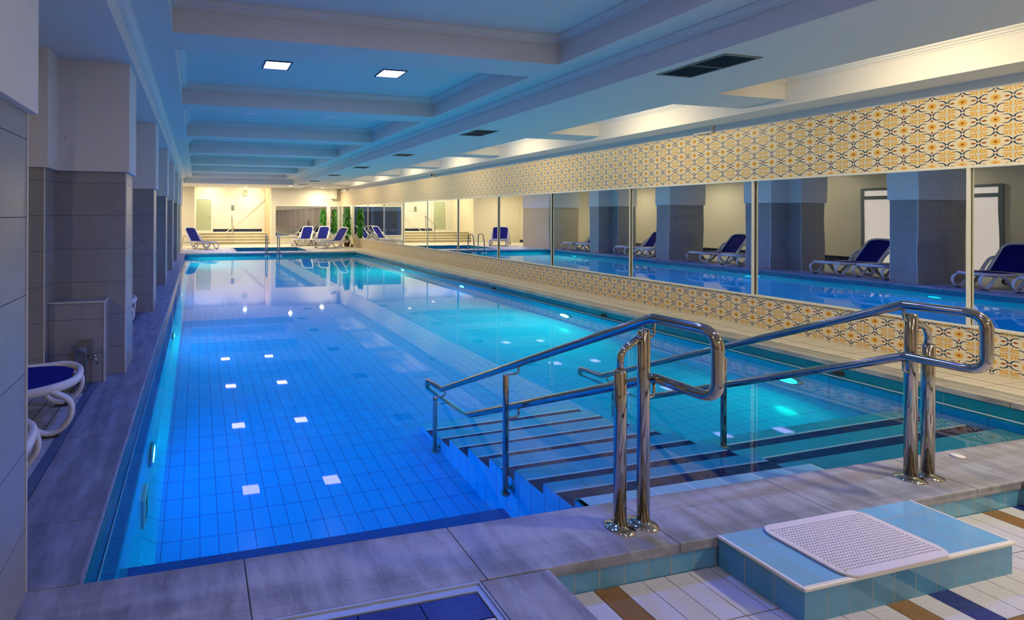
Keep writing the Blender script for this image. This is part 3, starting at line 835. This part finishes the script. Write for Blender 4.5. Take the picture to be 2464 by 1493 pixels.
downlight(-2.9, .6, ZA, 'added unseen downlight in the nearest left alcove', 1.0)  # added out of view to light the camera side of the pillars
downlight(-1.2, -4.6, ZA, 'added unseen fill downlight above the standing photographer', 1.6)  # second added fill lamp at the unseen near end

def pool_lamp(x, y, side, mat, label):
    root = empty('underwater_lamp', (x, y, -.66)); tag(root, label, 'pool lamp', 'underwater lamps in the pool walls')
    b = MB(); b.lathe([(.0, 0), (.14, 0), (.14, .012 * side), (.105, .025 * side), (.10, .02 * side)], seg=24, axis=0); b.build('bezel', m_steel2, root)
    b = MB(); pr = [(.10 * math.cos(a * math.pi / 10), .10 * math.sin(a * math.pi / 10)) for a in range(20)]
    if side < 0: pr = pr[::-1]
    b.face([(.022 * side, p[0], p[1]) for p in pr]); b.recalc = False; b.build('lens', mat, root)
pool_lamp(XL + .1, 3.87, 1, e_poolb, 'bright lamp under water in the left pool wall, nearest the camera')
pool_lamp(XL + .1, 7.2, 1, e_poolc, 'added second lamp under water along the left pool wall')  # lamp added between the real ones to even out the pool light
pool_lamp(XL + .1, 10.6, 1, e_poolc, 'third lamp under water along the left pool wall')
pool_lamp(XL + .1, 17.2, 1, e_poolt, 'glowing lamp in the left pool wall near the far end')
pool_lamp(XR - .1, 7.1, -1, e_poolt, 'turquoise glowing lamp in the right pool wall, nearer one')
pool_lamp(XR - .1, 13.8, -1, e_poolt, 'turquoise glowing lamp in the right pool wall, farther one')
pool_lamp(XR - .1, 3.9, -1, e_pools, 'added lamp low in right pool wall beside the wide steps')  # added lamp, brings turquoise light to the stair corner
pool_lamp(XR - .1, 10.4, -1, e_poolc, 'added dimmer turquoise lamp halfway along the right pool wall')  # added to spread light between the two real right wall lamps

# white slotted inlet box on the left pool wall
root = empty('pool_inlet', (XL + .1, 3.37, -.8)); tag(root, 'white slotted inlet cover under water on the left pool wall', 'pool inlet')
b = MB(); b.box(0, -.10, -.16, .018, .10, .16); b.build('cover', m_nose, root, bevel=.003)
b = MB()
for k in range(6): b.box(.016, -.07, -.135 + k * .047, .0195, .07, -.115 + k * .047)
b.build('slots', m_dark, root)

# ================================================================== CEILING GRILLES
def grille(x0, x1, y0, y1, z, label):
    root = empty('air_grille', ((x0 + x1) / 2, (y0 + y1) / 2, z)); tag(root, label, 'vent', 'air grilles in the low ceiling')
    hx, hy = (x1 - x0) / 2, (y1 - y0) / 2; t = .022
    b = MB()
    b.box(-hx, -hy, -.007, hx, -hy + t, 0); b.box(-hx, hy - t, -.007, hx, hy, 0); b.box(-hx, -hy + t, -.007, -hx + t, hy - t, 0); b.box(hx - t, -hy + t, -.007, hx, hy - t, 0)
    b.box(-hx + t, -.007, -.006, hx - t, .007, 0)
    b.build('frame', m_vent, root)
    b = MB(); b.box(-hx + t, -hy + t, -.0015, hx - t, hy - t, 0); b.build('backing', m_dark, root)
    b = MB(); n = 16
    for k in range(n):
        x = -hx + t + (k + .5) * (2 * hx - 2 * t) / n; b.box(x - .0015, -hy + t, -.0055, x + .0015, hy - t, -.0015)
    b.build('slats', plain('dark_teal_slat', lin(30, 60, 72), .4) if 'slat' not in MATC else MATC['slat'], root)
MATC = {'slat': plain('dark_teal_slat', lin(24, 52, 64), .4)}
gy_ = [(3.20, 3.83), (6.94, 7.47), (10.05, 10.40), (12.95, 13.35), (15.75, 16.15), (18.6, 19.0), (20.8, 21.15)]
for k, (a, c) in enumerate(gy_):
    grille(4.20, 4.60, a, c, ZA, '%s dark air grille in the low ceiling, counted from camera' % (['nearest large', 'second', 'third', 'fourth', 'fifth', 'sixth', 'seventh'][k]))
grille(2.95, 3.35, 3.05, 3.55, ZC, 'dark air grille high in the coffer at the top picture edge')
grille(4.9, 5.3, 23.0, 23.3, ZA, 'small air grille in the ceiling above the far mirror')

# small wall fittings on the right wall
root = empty('emergency_light', (XW - .002, 5.61, 2.635)); tag(root, 'white emergency light box above the tiled band, nearer fitting', 'emergency light')
b = MB(); b.box(-.05, -.13, -.05, 0, .13, .055); b.build('housing', m_rail, root, bevel=.006)
b = MB(); b.box(-.054, -.10, -.038, -.05, .10, .02); b.build('diffuser', plain('milky_diffuser', lin(215, 215, 205), .3), root)
b = MB(); b.box(-.03, -.012, .055, -.01, .02, .062); b.build('clip', m_black, root)
for y, s_, lb in ((13.85, 1.0, 'small beige speaker box on the wall above the tiled band'), (22.8, .8, 'small pale sensor on the wall close to the far corner')):
    root = empty('wall_speaker', (XW - .002, y, 2.645)); tag(root, lb, 'wall fitting')
    b = MB(); b.box(-.12 * s_, -.07, -.05, 0, .07, .05); b.build('housing', m_cream, root, bevel=.01)
    b = MB(); b.box(-.121 * s_, -.05, -.04, -.1195 * s_, .05, .04); b.build('grille', m_rubber, root)

# overflow grilles in the waterline tiles
for k, y in enumerate((3.54, 6.4, 9.3)):
    b = MB(); b.box(XR - .006, y - .05, -.115, XR, y + .05, -.075)
    for j in range(6): b.box(XR - .010, y - .045 + j * .016, -.11, XR - .006, y - .037 + j * .016, -.08)
    o = b.build('overflow_grille', m_rubber); tag(o, 'small dark overflow grille in right waterline tiles, %s one' % ['nearest', 'middle', 'farthest'][k], 'grille', 'overflow grilles of the pool')

# ================================================================== HANDRAILS OF THE POOL STAIRS
def handrail(sx, xr, posts, label):
    """posts: (x tall, x short); rail plane x = xr; sx = +1 when brackets go to +x"""
    Y0 = 1.877
    root = empty('stair_handrail', (xr, Y0, 0)); tag(root, label, 'handrail')
    def pf(name, fn, mat=m_steel, par=root, bevel=0):
        b = MB(); fn(b); o = b.build(name, mat, bevel=bevel); o.parent = par
        o.location = (-xr, -Y0, 0) if par is root else (0, 0, 0); return o
    # one continuous loop: top rail, near end loop, lower rail, far end loop
    P = [(xr, 3.92, -.082), (xr, 1.88, .942), (xr, 1.588, .945), (xr, 1.588, .668), (xr, 1.87, .668), (xr, 3.57, -.175), (xr, 4.20, -.225), (xr, 4.20, -.095)]
    # near loop with generous corners, sharp mitres at the knees
    def loop(b):
        pts = fillet([(xr, 4.20, -.16), (xr, 4.20, -.095), P[0], P[1], (xr, 1.588, .945), (xr, 1.588, .668), P[4], P[5], (xr, 4.20, -.215), (xr, 4.20, -.16)], [.05, .012, .012, .075, .075, .012, .03, .05], n=8)
        b.sweep(pts[:-1], .0225, seg=18, up=(1, 0, 0), closed=False)
    pf('rail', loop)
    tall, short = posts
    def post(b, x, y, z0, z1, r_=.026):
        b.lathe([(0, z0), (r_, z0), (r_, z1 - .012), (r_ * .8, z1 - .003), (0, z1)], (x, y, 0), 20)
    o = pf('tall_post', lambda b: post(b, tall, Y0, 0, .895))
    def fl(x):
        return lambda b: b.lathe([(.0, .022), (.027, .022), (.030, .017), (.048, .013), (.060, .007), (.0635, .003), (.064, 0)], (x, Y0, 0), 28)
    pf('flange', fl(tall)); pf('flange', fl(short))
    sg = 1 if tall > short else -1
    def sp(b):
        post(b, short, Y0, 0, .72)
        b.sweep(fillet([(short, Y0, .71), (short, Y0, .80), (tall, Y0, .865)], .09), .0145, seg=12, up=(0, 1, 0))
    pf('short_post', sp)
    # J brackets from the posts to the rails
    def J(b, x, y, z, dy=.0):
        b.sweep(fillet([(x, y, z - .075), (xr, y + dy, z - .075), (xr, y + dy, z - .015)], .035), .0065, seg=8, up=(0, 1, 0))
    pf('bracket', lambda b: J(b, tall, Y0, .93)); pf('bracket', lambda b: J(b, tall, Y0, .655))
    rz_ = lambda y: .942 - (y - 1.88) * .502
    lz_ = lambda y: .668 - (y - 1.87) * .496 if y < 3.55 else -.185
    px = posts[0] if sx > 0 else posts[0]
    pxs = 1.955 if sx > 0 else 3.76
    for (y, zb) in ((2.87, -.70 if sx > 0 else -.52), (3.86, FZ if sx > 0 else FZ)):
        zt = rz_(y) - .06
        po = pf('water_post', lambda b: post(b, pxs, y, zb, zt, .019))
        pf('bracket', lambda b: J(b, pxs, y, rz_(y) + .01)); pf('bracket', lambda b: J(b, pxs, y, lz_(y)))
        if sx > 0:
            pf('wall_clamp', lambda b: (b.sweep(fillet([(pxs, y, zb + .07), (2.0, y, zb + .07)], .01), .008, seg=8), b.lathe([(0, 0), (.028, 0), (.028, -.008), (0, -.008)], (2.0, y, zb + .07), 14, axis=0), b.lathe([(0, zb), (.03, zb), (.03, zb + .015), (.019, zb + .02)], (pxs, y, 0), 16)))
        else:
            pf('foot_flange', lambda b: b.lathe([(0, zb), (.04, zb), (.036, zb + .01), (.019, zb + .014)], (pxs, y, 0), 16))
    return root
handrail(1, 2.05, (1.992, 1.864), 'polished steel stair handrail nearest the camera, left of the stair')
handrail(-1, 3.69, (3.746, 3.880), 'polished steel stair handrail on the right side of the submerged stair')

# ================================================================== STEP BOX AND MAT
root = empty('step_block', (2.83, 1.56, -.139)); tag(root, 'pale blue tiled step block with white edging against the near coping', 'step')
b = MB(); b.box(2.236, 1.406, -.131, 3.439, 1.725, .004); o = b.build('tiled_sides', m_boxside); o.parent = root; o.location = (-2.83, -1.56, .139)
b = MB(); b.box(2.242, 1.412, .004, 3.433, 1.725, .0085); o = b.build('tiled_top', m_boxtile); o.parent = root; o.location = (-2.83, -1.56, .139)
b = MB()
for q in ((2.228, 1.398, 3.447, 1.412), (2.228, 1.412, 2.242, 1.727), (3.433, 1.412, 3.447, 1.727)): b.box(q[0], q[1], -.004, q[2], q[3], .0105)
o = b.build('edging', m_rail, bevel=.004); o.parent = root; o.location = (-2.83, -1.56, .139)

def bath_mat():
    nx, ny = 34, 20; W_, H_ = .61, .325; mrg = .03; rc = .06
    b = MB(); z0, z1 = 0.0, .008
    def inside(x, y):
        ax, ay = abs(x) - (W_ / 2 - rc), abs(y) - (H_ / 2 - rc)
        if ax <= 0 or ay <= 0: return True
        return math.hypot(ax, ay) < rc - .012
    cw, chh = (W_ - 2 * mrg) / nx, (H_ - 2 * mrg) / ny
    out = []
    for k in range(40):
        a = 2 * math.pi * k / 40
        cx_, cy_ = (W_ / 2 - rc) * (1 if math.cos(a) > 0 else -1), (H_ / 2 - rc) * (1 if math.sin(a) > 0 else -1)
        out.append((cx_ + rc * math.cos(a), cy_ + rc * math.sin(a)))
    # perforated field
    for i in range(nx):
        for j in range(ny):
            x0 = -W_ / 2 + mrg + i * cw; y0 = -H_ / 2 + mrg + j * chh; x1, y1 = x0 + cw, y0 + chh
            hx, hy = cw * .24, chh * .26; xm, ym = (x0 + x1) / 2, (y0 + y1) / 2
            hole = inside(xm * 1.02, ym * 1.02)
            if not hole:
                b.face([(x0, y0, z1), (x1, y0, z1), (x1, y1, z1), (x0, y1, z1)]); continue
            I = [(xm - hx, ym - hy), (xm + hx, ym - hy), (xm + hx, ym + hy), (xm - hx, ym + hy)]
            O = [(x0, y0), (x1, y0), (x1, y1), (x0, y1)]
            for k in range(4):
                l = (k + 1) % 4
                b.face([O[k] + (z1,), O[l] + (z1,), I[l] + (z1,), I[k] + (z1,)])
                b.face([I[k] + (z1,), I[l] + (z1,), I[l] + (z0,), I[k] + (z0,)])
    # rim between the field rectangle and the rounded outline
    xr_, yr_ = W_ / 2 - mrg, H_ / 2 - mrg
    inn = []
    for (x, y) in out:
        s_ = min(xr_ / abs(x) if abs(x) > 1e-6 else 9, yr_ / abs(y) if abs(y) > 1e-6 else 9)
        inn.append((x * s_, y * s_))
    n = len(out)
    for k in range(n):
        l = (k + 1) % n
        b.face([inn[k] + (z1,), out[k] + (z1,), out[l] + (z1,), inn[l] + (z1,)])
        b.face([out[k] + (z1,), out[k] + (z0,), out[l] + (z0,), out[l] + (z1,)])
    for sx in (-1, 1):
        for sy in (-1, 1):
            pass
    o = b.build('bath_mat', m_matw, loc=(2.755, 1.5575, .0115), rot=(0, 0, 0))
    tag(o, 'white perforated anti slip mat lying on the blue tiled step', 'mat')
bath_mat()

# small white cap on the coping
b = MB(); b.lathe([(0, 0), (.026, 0), (.028, .003), (.028, .010), (.024, .012), (.0, .012)], (0, 0, 0), 24)
o = b.build('plastic_lid', m_rail, loc=(4.36, 1.985, 0)); tag(o, 'small round white plastic lid on coping beside the right handrail', 'lid')

# ================================================================== LOUNGERS
def lounger(sl):
    """x: foot end +, head end -; y across"""
    root = empty('sun_lounger', (0, 0, 0))
    for s in (-1, 1):
        y = .30 * s
        pts = [(-.76, y * 1.06, .03), (-.74, y * 1.07, .14), (-.66, y * 1.08, .38), (-.56, y * 1.09, .53), (-.42, y * 1.09, .57), (-.30, y * 1.09, .49), (-.14, y * 1.08, .27), (.0, y * 1.07, .09), (.12, y * 1.06, .028), (.26, y * 1.06, .07), (.36, y * 1.04, .19), (.46, y * 1.02, .262)]
        b = MB(); b.sweep(smooth_path(pts, 5), .027, .034, seg=10, up=(0, 0, 1)); b.build('arm_frame', m_resin, root)
    # seat perimeter: long rails that curl round the foot end and turn down to the foot legs
    b = MB()
    per = [(-.62, -.29, .27), (-.2, -.30, .285), (.3, -.305, .275), (.66, -.30, .285), (.84, -.26, .30), (.93, -.15, .30), (.95, 0, .30), (.93, .15, .30), (.84, .26, .30), (.66, .30, .285), (.3, .305, .275), (-.2, .30, .285), (-.62, .29, .27)]
    b.sweep(smooth_path(per, 5), .024, .03, seg=10, up=(0, 0, 1))
    b.build('seat_frame', m_resin, root)
    for s in (-1, 1):
        b = MB(); b.sweep(smooth_path([(.80, .27 * s, .29), (.92, .285 * s, .22), (.93, .29 * s, .12), (.86, .285 * s, .035), (.76, .28 * s, .03), (.66, .28 * s, .12), (.56, .285 * s, .25)], 5), .019, .024, seg=10, up=(0, 1, 0)); b.build('foot_leg', m_resin, root)
        b = MB(); b.box(.76, .28 * s - .02, 0, .86, .28 * s + .02, .03); b.build('rubber_foot', m_rubber, root)
        b = MB(); b.box(.06, .32 * s - .02, 0, .16, .32 * s + .02, .02); b.build('rubber_foot', m_rubber, root)
    b = MB(); n = 14
    T_ = []
    for i in range(n + 1):
        x = -.18 + (.90 + .18) * i / n
        hw = .27 if x < .66 else .27 * math.sqrt(max(0.02, 1 - ((x - .66) / .27) ** 2.4))
        T_.append([(x, -hw, .302), (x, -hw * .5, .294), (x, hw * .5, .294), (x, hw, .302)])
    for i in range(n):
        for k in range(3):
            b.face([T_[i][k], T_[i + 1][k], T_[i + 1][k + 1], T_[i][k + 1]], 0, True)
            b.face([(q[0], q[1], q[2] - .006) for q in (T_[i][k], T_[i][k + 1], T_[i + 1][k + 1], T_[i + 1][k])], 0, True)
    b.recalc = False
    b.build('seat_sling', sl, root)
    # backrest
    ang = R(52); L_ = .70
    def bp(u, v): return (-.20 - u * math.cos(ang), v, .31 + u * math.sin(ang))
    fr = [bp(0, -.26), bp(.3, -.27), bp(.57, -.27), bp(.66, -.24), bp(.705, -.15), bp(.715, 0), bp(.705, .15), bp(.66, .24), bp(.57, .27), bp(.3, .27), bp(0, .26)]
    b = MB(); b.sweep(smooth_path(fr, 5), .028, .018, seg=10, up=(-math.sin(ang), 0, -math.cos(ang)))
    bf = b.build('backrest_frame', m_resin, root)
    b = MB(); rows = 8
    T_ = [[bp(u, v) for v in (-1 * h2, -.5 * h2, .5 * h2, h2)] for u, h2 in [(L_ * i / rows, .255 if i < rows else .2) for i in range(rows + 1)]]
    for i in range(rows):
        for k in range(3):
            q = [T_[i][k], T_[i + 1][k], T_[i + 1][k + 1], T_[i][k + 1]]
            b.face(q, 0, True)
            b.face([(p[0] - .006, p[1], p[2] - .004) for p in q[::-1]], 0, True)
    b.recalc = False
    b.build('backrest_sling', sl, bf)
    b = MB(); b.sweep([(-.56, -.28, .22), (-.56, .28, .22)], .014, seg=8, up=(0, 0, 1)); b.sweep([(.55, -.28, .25), (.55, .28, .25)], .014, seg=8, up=(0, 0, 1)); b.build('cross_bar', m_resin, root)
    for s in (-1, 1):
        b = MB(); b.lathe([(0, -.016), (.06, -.016), (.065, -.01), (.065, .01), (.06, .016), (0, .016)], (-.77, .345 * s, .065), 18, axis=1); b.build('wheel', m_rubber, root)
    return root
L0 = lounger(m_sling); first = True
GL = 'blue and white loungers in the left alcoves'
ords = ['first', 'second', 'third', 'fourth', 'fifth', 'sixth']
lp = [(1, 2.60), (1, 3.66), (2, 5.85), (2, 6.85), (3, 8.45), (3, 9.32), (4, 11.5), (4, 12.5), (5, 14.5), (5, 15.4), (6, 17.45), (6, 18.25)]
for k, (bay, y) in enumerate(lp):
    o = L0 if first else copy_tree(L0); first = False
    o.location = (-1.74, y, 0); o.rotation_euler = (0, 0, R(random.uniform(5, 11)))
    tag(o, 'navy lounger with white frame in the %s left alcove, %s of its pair' % (ords[bay - 1], 'nearer' if k % 2 == 0 else 'farther'), 'sun lounger', GL)
for (x, y, a, lb) in ((.06, 21.65, -52, 'lone navy lounger on the far deck left of the stairs'),
                      (4.95, 23.3, -122, 'navy lounger at the far mirror, leftmost of the three'),
                      (5.75, 23.25, -124, 'navy lounger at the far mirror, middle of the three'),
                      (5.88, 21.25, -152, 'navy lounger in the far right corner, before the plant')):
    o = copy_tree(L0); o.location = (x, y, 0); o.rotation_euler = (0, 0, R(a)); tag(o, lb, 'sun lounger', 'blue and white loungers on the far deck')

# ================================================================== PLANT
def plant(x, y):
    root = empty('potted_plant', (x, y, 0)); tag(root, 'tall green potted climber in the far right corner beside the mirrors', 'plant')
    b = MB(); b.lathe([(0, 0), (.12, 0), (.16, .28), (.165, .30), (.145, .30), (.14, .27), (0, .27)], (0, 0, 0), 20); b.build('pot', m_pot, root)
    b = MB(); b.sweep([(0, 0, .25), (.01, 0, .9), (0, .01, 1.6)], .03, seg=8); b.build('stem', m_stem, root)
    b = MB(); rnd = random.Random(3)
    for k in range(420):
        z = .42 + 1.36 * rnd.random() ** .9; a = rnd.uniform(0, 2 * math.pi)
        w_ = .22 * (1.0 - .45 * abs((z - 1.05) / .8) ** 2) * (.55 if z < .6 else 1)
        r0 = w_ * rnd.uniform(.25, .95); ln = rnd.uniform(.12, .2); hw = rnd.uniform(.018, .034)
        c, s = math.cos(a), math.sin(a)
        p0 = Vector((r0 * .5 * c, r0 * .5 * s, z + .03)); p1 = Vector((r0 * c, r0 * s, z)); dr = Vector((c * .35, s * .35, -1)).normalized()
        t = Vector((-s, c, 0))
        p2 = p1 + dr * ln * .5; p3 = p1 + dr * ln
        b.face([p1, p1 + t * hw * .7 + dr * ln * .2, p2 + t * hw, p3, p2 - t * hw, p1 - t * hw * .7 + dr * ln * .2])
        b.sweep([p0, p1], .003, seg=4)
    b.recalc = False
    b.build('foliage', m_green, root)
plant(6.68, 21.95)

# ================================================================== FAR END: small pool, ladder, railings, clock, sign
b = MB(); x0, x1, y0, y1 = 1.5, 4.3, 19.5, 21.75; zf = -.45
b.face([(x0, y0, zf), (x1, y0, zf), (x1, y1, zf), (x0, y1, zf)], 0)
for q in (((x0, y0), (x1, y0)), ((x1, y0), (x1, y1)), ((x1, y1), (x0, y1)), ((x0, y1), (x0, y0))):
    b.face([(q[0][0], q[0][1], zf), (q[1][0], q[1][1], zf), (q[1][0], q[1][1], -.004), (q[0][0], q[0][1], -.004)], 1)
b.face([(x0, y1 - .5, -.22), (x1, y1 - .5, -.22), (x1, y1, -.22), (x0, y1, -.22)], 0); b.face([(x0, y1 - .5, zf), (x1, y1 - .5, zf), (x1, y1 - .5, -.22), (x0, y1 - .5, -.22)], 0)
b.recalc = False; struct(b.build('trim_17', [tiles('small_pool_tile', lin(196, 206, 190), lin(120, 150, 150), (.2, .2, .2)), m_face]))
b = MB()
for q in ((x0 - .12, y0 - .12, x1 + .12, y0), (x0 - .12, y1, x1 + .12, y1 + .12), (x0 - .12, y0, x0, y1), (x1, y0, x1 + .12, y1)): b.box(q[0], q[1], -.02, q[2], q[3], .002)
struct(b.build('trim_18', m_stone_r))
b = MB(); b.face([(x0, y0, -.12), (x1, y0, -.12), (x1, y1, -.12), (x0, y1, -.12)]); wt2 = b.build('small_pool_water', m_water); tag(wt2, 'still shallow water in the small pool set in the far deck', 'water', kind='stuff')

for x, lb in ((2.56, 'left'), (3.02, 'right')):
    root = empty('pool_ladder_rail', (x, 18.9, 0)); tag(root, 'curved steel ladder rail at the far pool edge, %s of the two' % lb, 'ladder rail', 'steel ladder rails at the far edge')
    b = MB(); b.sweep(fillet([(0, .22, 0), (0, .22, .40), (0, .20, .66), (0, -.16, .66), (0, -.26, .30), (0, -.27, -.75)], [.05, .14, .14, .15], n=7), .02, seg=12, up=(1, 0, 0)); b.build('rail', m_steel2, root)
    b = MB(); b.box(-.09, -.30, -.20, -.03, -.16, -.09); b.box(.03, -.30, -.20, .09, -.16, -.09); b.build('wall_bracket', m_rail, root, bevel=.005)
    b = MB(); b.box(-.03, -.25, -.18, .03, -.16, -.11); b.build('clamp', m_black, root)
    b = MB(); b.lathe([(0, .0), (.045, 0), (.04, .012), (.02, .016)], (0, .22, 0), 16); b.build('flange', m_steel2, root)

root = empty('stair_railing', (1.69, 24.4, 0)); tag(root, 'slim steel railing with two posts in the middle of far stairs', 'railing')
b = MB(); b.sweep(fillet([(0, 0, 0), (0, 0, .88), (0, 1.15, 1.42), (0, 1.15, .54)], [.05, .05]), .018, seg=10, up=(1, 0, 0)); b.build('frame', m_steel2, root)
b = MB(); b.sweep([(0, 0, .45), (0, 1.15, .98)], .012, seg=8, up=(1, 0, 0)); b.build('mid_rail', m_steel2, root)
root = empty('wall_handrail', (1.83, 26.5, .8)); tag(root, 'pale sloping handrail rising to the right along the far tiled wall', 'handrail')
b = MB(); b.sweep(fillet([(-.45, 0, -.33), (0, 0, .01), (1.70, 0, 1.60), (1.92, -.3, 1.62)], [.02, .06]), .022, seg=10, up=(0, 1, 0)); b.build('rail', m_rail, root)
b = MB(); b.box(1.73, -.33, -.26, 1.79, -.27, 1.60); b.build('post', m_rail, root)
b = MB()
for t in (.3, 1.0, 1.5): b.sweep([(t, 0, t * .94), (t, .09, t * .94 - .04)], .009, seg=8)
b.build('bracket', m_steel2, root)

root = empty('wall_clock', (2.46, 26.585, 2.60)); tag(root, 'round pale clock high on the far white tiled wall', 'clock')
b = MB(); b.lathe([(0, -.02), (.135, -.02), (.14, -.035), (.155, -.035), (.16, -.02), (.16, 0), (0, 0)], (0, 0, 0), 32, axis=1); b.build('case', plain('clock_case', lin(190, 184, 150), .4), root)
b = MB()
for k in range(12):
    a = k * math.pi / 6; c, s = math.cos(a), math.sin(a); b.box(.11 * c - .008, -.023, .11 * s - .008, .11 * c + .008, -.021, .11 * s + .008)
b.build('hour_marks', m_black, root)
b = MB(); b.sweep([(0, -.026, 0), (.012, -.026, .085)], .007, seg=6, up=(0, 1, 0)); b.sweep([(0, -.028, 0), (-.01, -.028, -.06)], .009, seg=6, up=(0, 1, 0)); b.build('hands', m_black, root)

root = empty('notice_bars', (1.81, 26.588, 1.81)); tag(root, 'four short black notice bars on the far tiled wall', 'sign')
b = MB()
for k in range(4): b.box(-.085, -.008, -.135 + k * .075, .085, 0, -.105 + k * .075)
b.build('bars', m_black, root)
root = empty('paper_notices', (2.12, 26.592, 1.95)); tag(root, 'faint reddish printed notices on the wall right of the black bars', 'sign')
b = MB(); b.box(-.16, -.004, -.28, .16, 0, .24); b.build('sheet', plain('pale_paper', lin(226, 222, 204), .6), root)
b = MB()
rnd = random.Random(5)
for (cx_, cz_) in ((-.10, .12), (.08, .12), (-.10, -.12), (.08, -.12)):
    for k in range(6):
        b.box(cx_ - .03, -.006, cz_ - .08 + k * .028, cx_ - .03 + rnd.uniform(.02, .06), -.004, cz_ - .072 + k * .028)
b.build('faded_lines', plain('faded_red_ink', lin(206, 160, 140), .7), root)

# ================================================================== PERSON (seen only in the mirrors)
def skin_fig(name, V, E_, mat, parent, sub=2):
    me = bpy.data.meshes.new(name); me.from_pydata([v[:3] for v in V], E_, []); o = bpy.data.objects.new(name, me); COL.objects.link(o)
    me.materials.append(mat); o.parent = parent
    sk = o.modifiers.new('skin', 'SKIN'); sk.use_smooth_shade = True
    if not me.skin_vertices: me.attributes
    for i, v in enumerate(V):
        r_ = v[3]; r2 = v[4] if len(v) > 4 else r_
        me.skin_vertices[0].data[i].radius = (r_, r2)
    me.skin_vertices[0].data[0].use_root = True
    ss = o.modifiers.new('sub', 'SUBSURF'); ss.levels = sub; ss.render_levels = sub
    return o
def person(x, y):
    root = empty('person', (x, y, 0), 0); tag(root, 'person in dark red top and black trousers standing, seen only in the far mirror', 'person')
    skn = plain('skin', lin(190, 140, 112), .5)
    V = [(0, 0, .98, .13, .10), (0, 0, 1.12, .12, .09), (0, 0, 1.30, .15, .10), (0, 0, 1.42, .12, .08), (0, 0, 1.50, .05), (0, .01, 1.58, .07), (0, .015, 1.66, .085, .095), (0, .01, 1.74, .06)]
    E_ = [(0, 1), (1, 2), (2, 3), (3, 4), (4, 5), (5, 6), (6, 7)]
    for s in (-1, 1):
        n = len(V)
        V += [(.18 * s, 0, 1.42, .055), (.30 * s, -.03, 1.18, .045), (.17 * s, .10, 1.06, .035), (.12 * s, .14, 1.05, .035, .02)]
        E_ += [(3, n), (n, n + 1), (n + 1, n + 2), (n + 2, n + 3)]
        h0 = n + 3
        for k in range(4):
            m = len(V); V += [(.09 * s, .155, 1.08 - .02 * k, .009), (.055 * s, .165, 1.085 - .022 * k, .008)]; E_ += [(h0, m), (m, m + 1)]
        m = len(V); V += [(.11 * s, .17, 1.085, .01), (.09 * s, .19, 1.11, .009)]; E_ += [(h0, m), (m, m + 1)]
        n = len(V)
        V += [(.10 * s, 0, .90, .09), (.11 * s, .01, .50, .06), (.12 * s, -.01, .10, .04), (.12 * s, .05, .04, .04, .03), (.125 * s, .15, .03, .035, .025)]
        E_ += [(0, n), (n, n + 1), (n + 1, n + 2), (n + 2, n + 3), (n + 3, n + 4)]
    skin_fig('body', V, E_, skn, root, 1)
    tp = [(0, 0, 1.0, .16, .125), (0, 0, 1.14, .15, .12), (0, 0, 1.30, .18, .13), (0, 0, 1.42, .14, .10), (0, 0, 1.47, .075)]
    te = [(0, 1), (1, 2), (2, 3), (3, 4)]
    for s in (-1, 1):
        n = len(tp); tp += [(.18 * s, 0, 1.42, .075), (.25 * s, -.015, 1.28, .068)]; te += [(3, n), (n, n + 1)]
    skin_fig('top', tp, te, plain('dark_red_cloth', lin(96, 28, 36), .8), root, 1)
    tr = [(0, 0, .98, .15, .12)]; tre = []
    for s in (-1, 1):
        n = len(tr); tr += [(.10 * s, 0, .88, .105), (.11 * s, .01, .50, .078), (.12 * s, -.01, .12, .062)]; tre += [(0, n), (n, n + 1), (n + 1, n + 2)]
    skin_fig('trousers', tr, tre, plain('black_cloth', lin(18, 18, 24), .8), root, 1)
    skin_fig('hair', [(0, -.01, 1.70, .085, .09), (0, -.02, 1.76, .07)], [(0, 1)], plain('dark_hair', lin(30, 22, 18), .6), root, 1)
    b = MB()
    for s in (-1, 1): b.lathe([(0, -.012), (.009, -.008), (.012, 0), (.009, .008), (0, .012)], (.032 * s, .10, 1.665), 10)
    b.build('eye', m_black, root)
    b = MB()
    for s in (-1, 1): b.box(.12 * s - .045, -.05, 0, .12 * s + .045, .22, .07)
    b.build('shoe', m_black, root, bevel=.02)
person(-.85, -3.6)
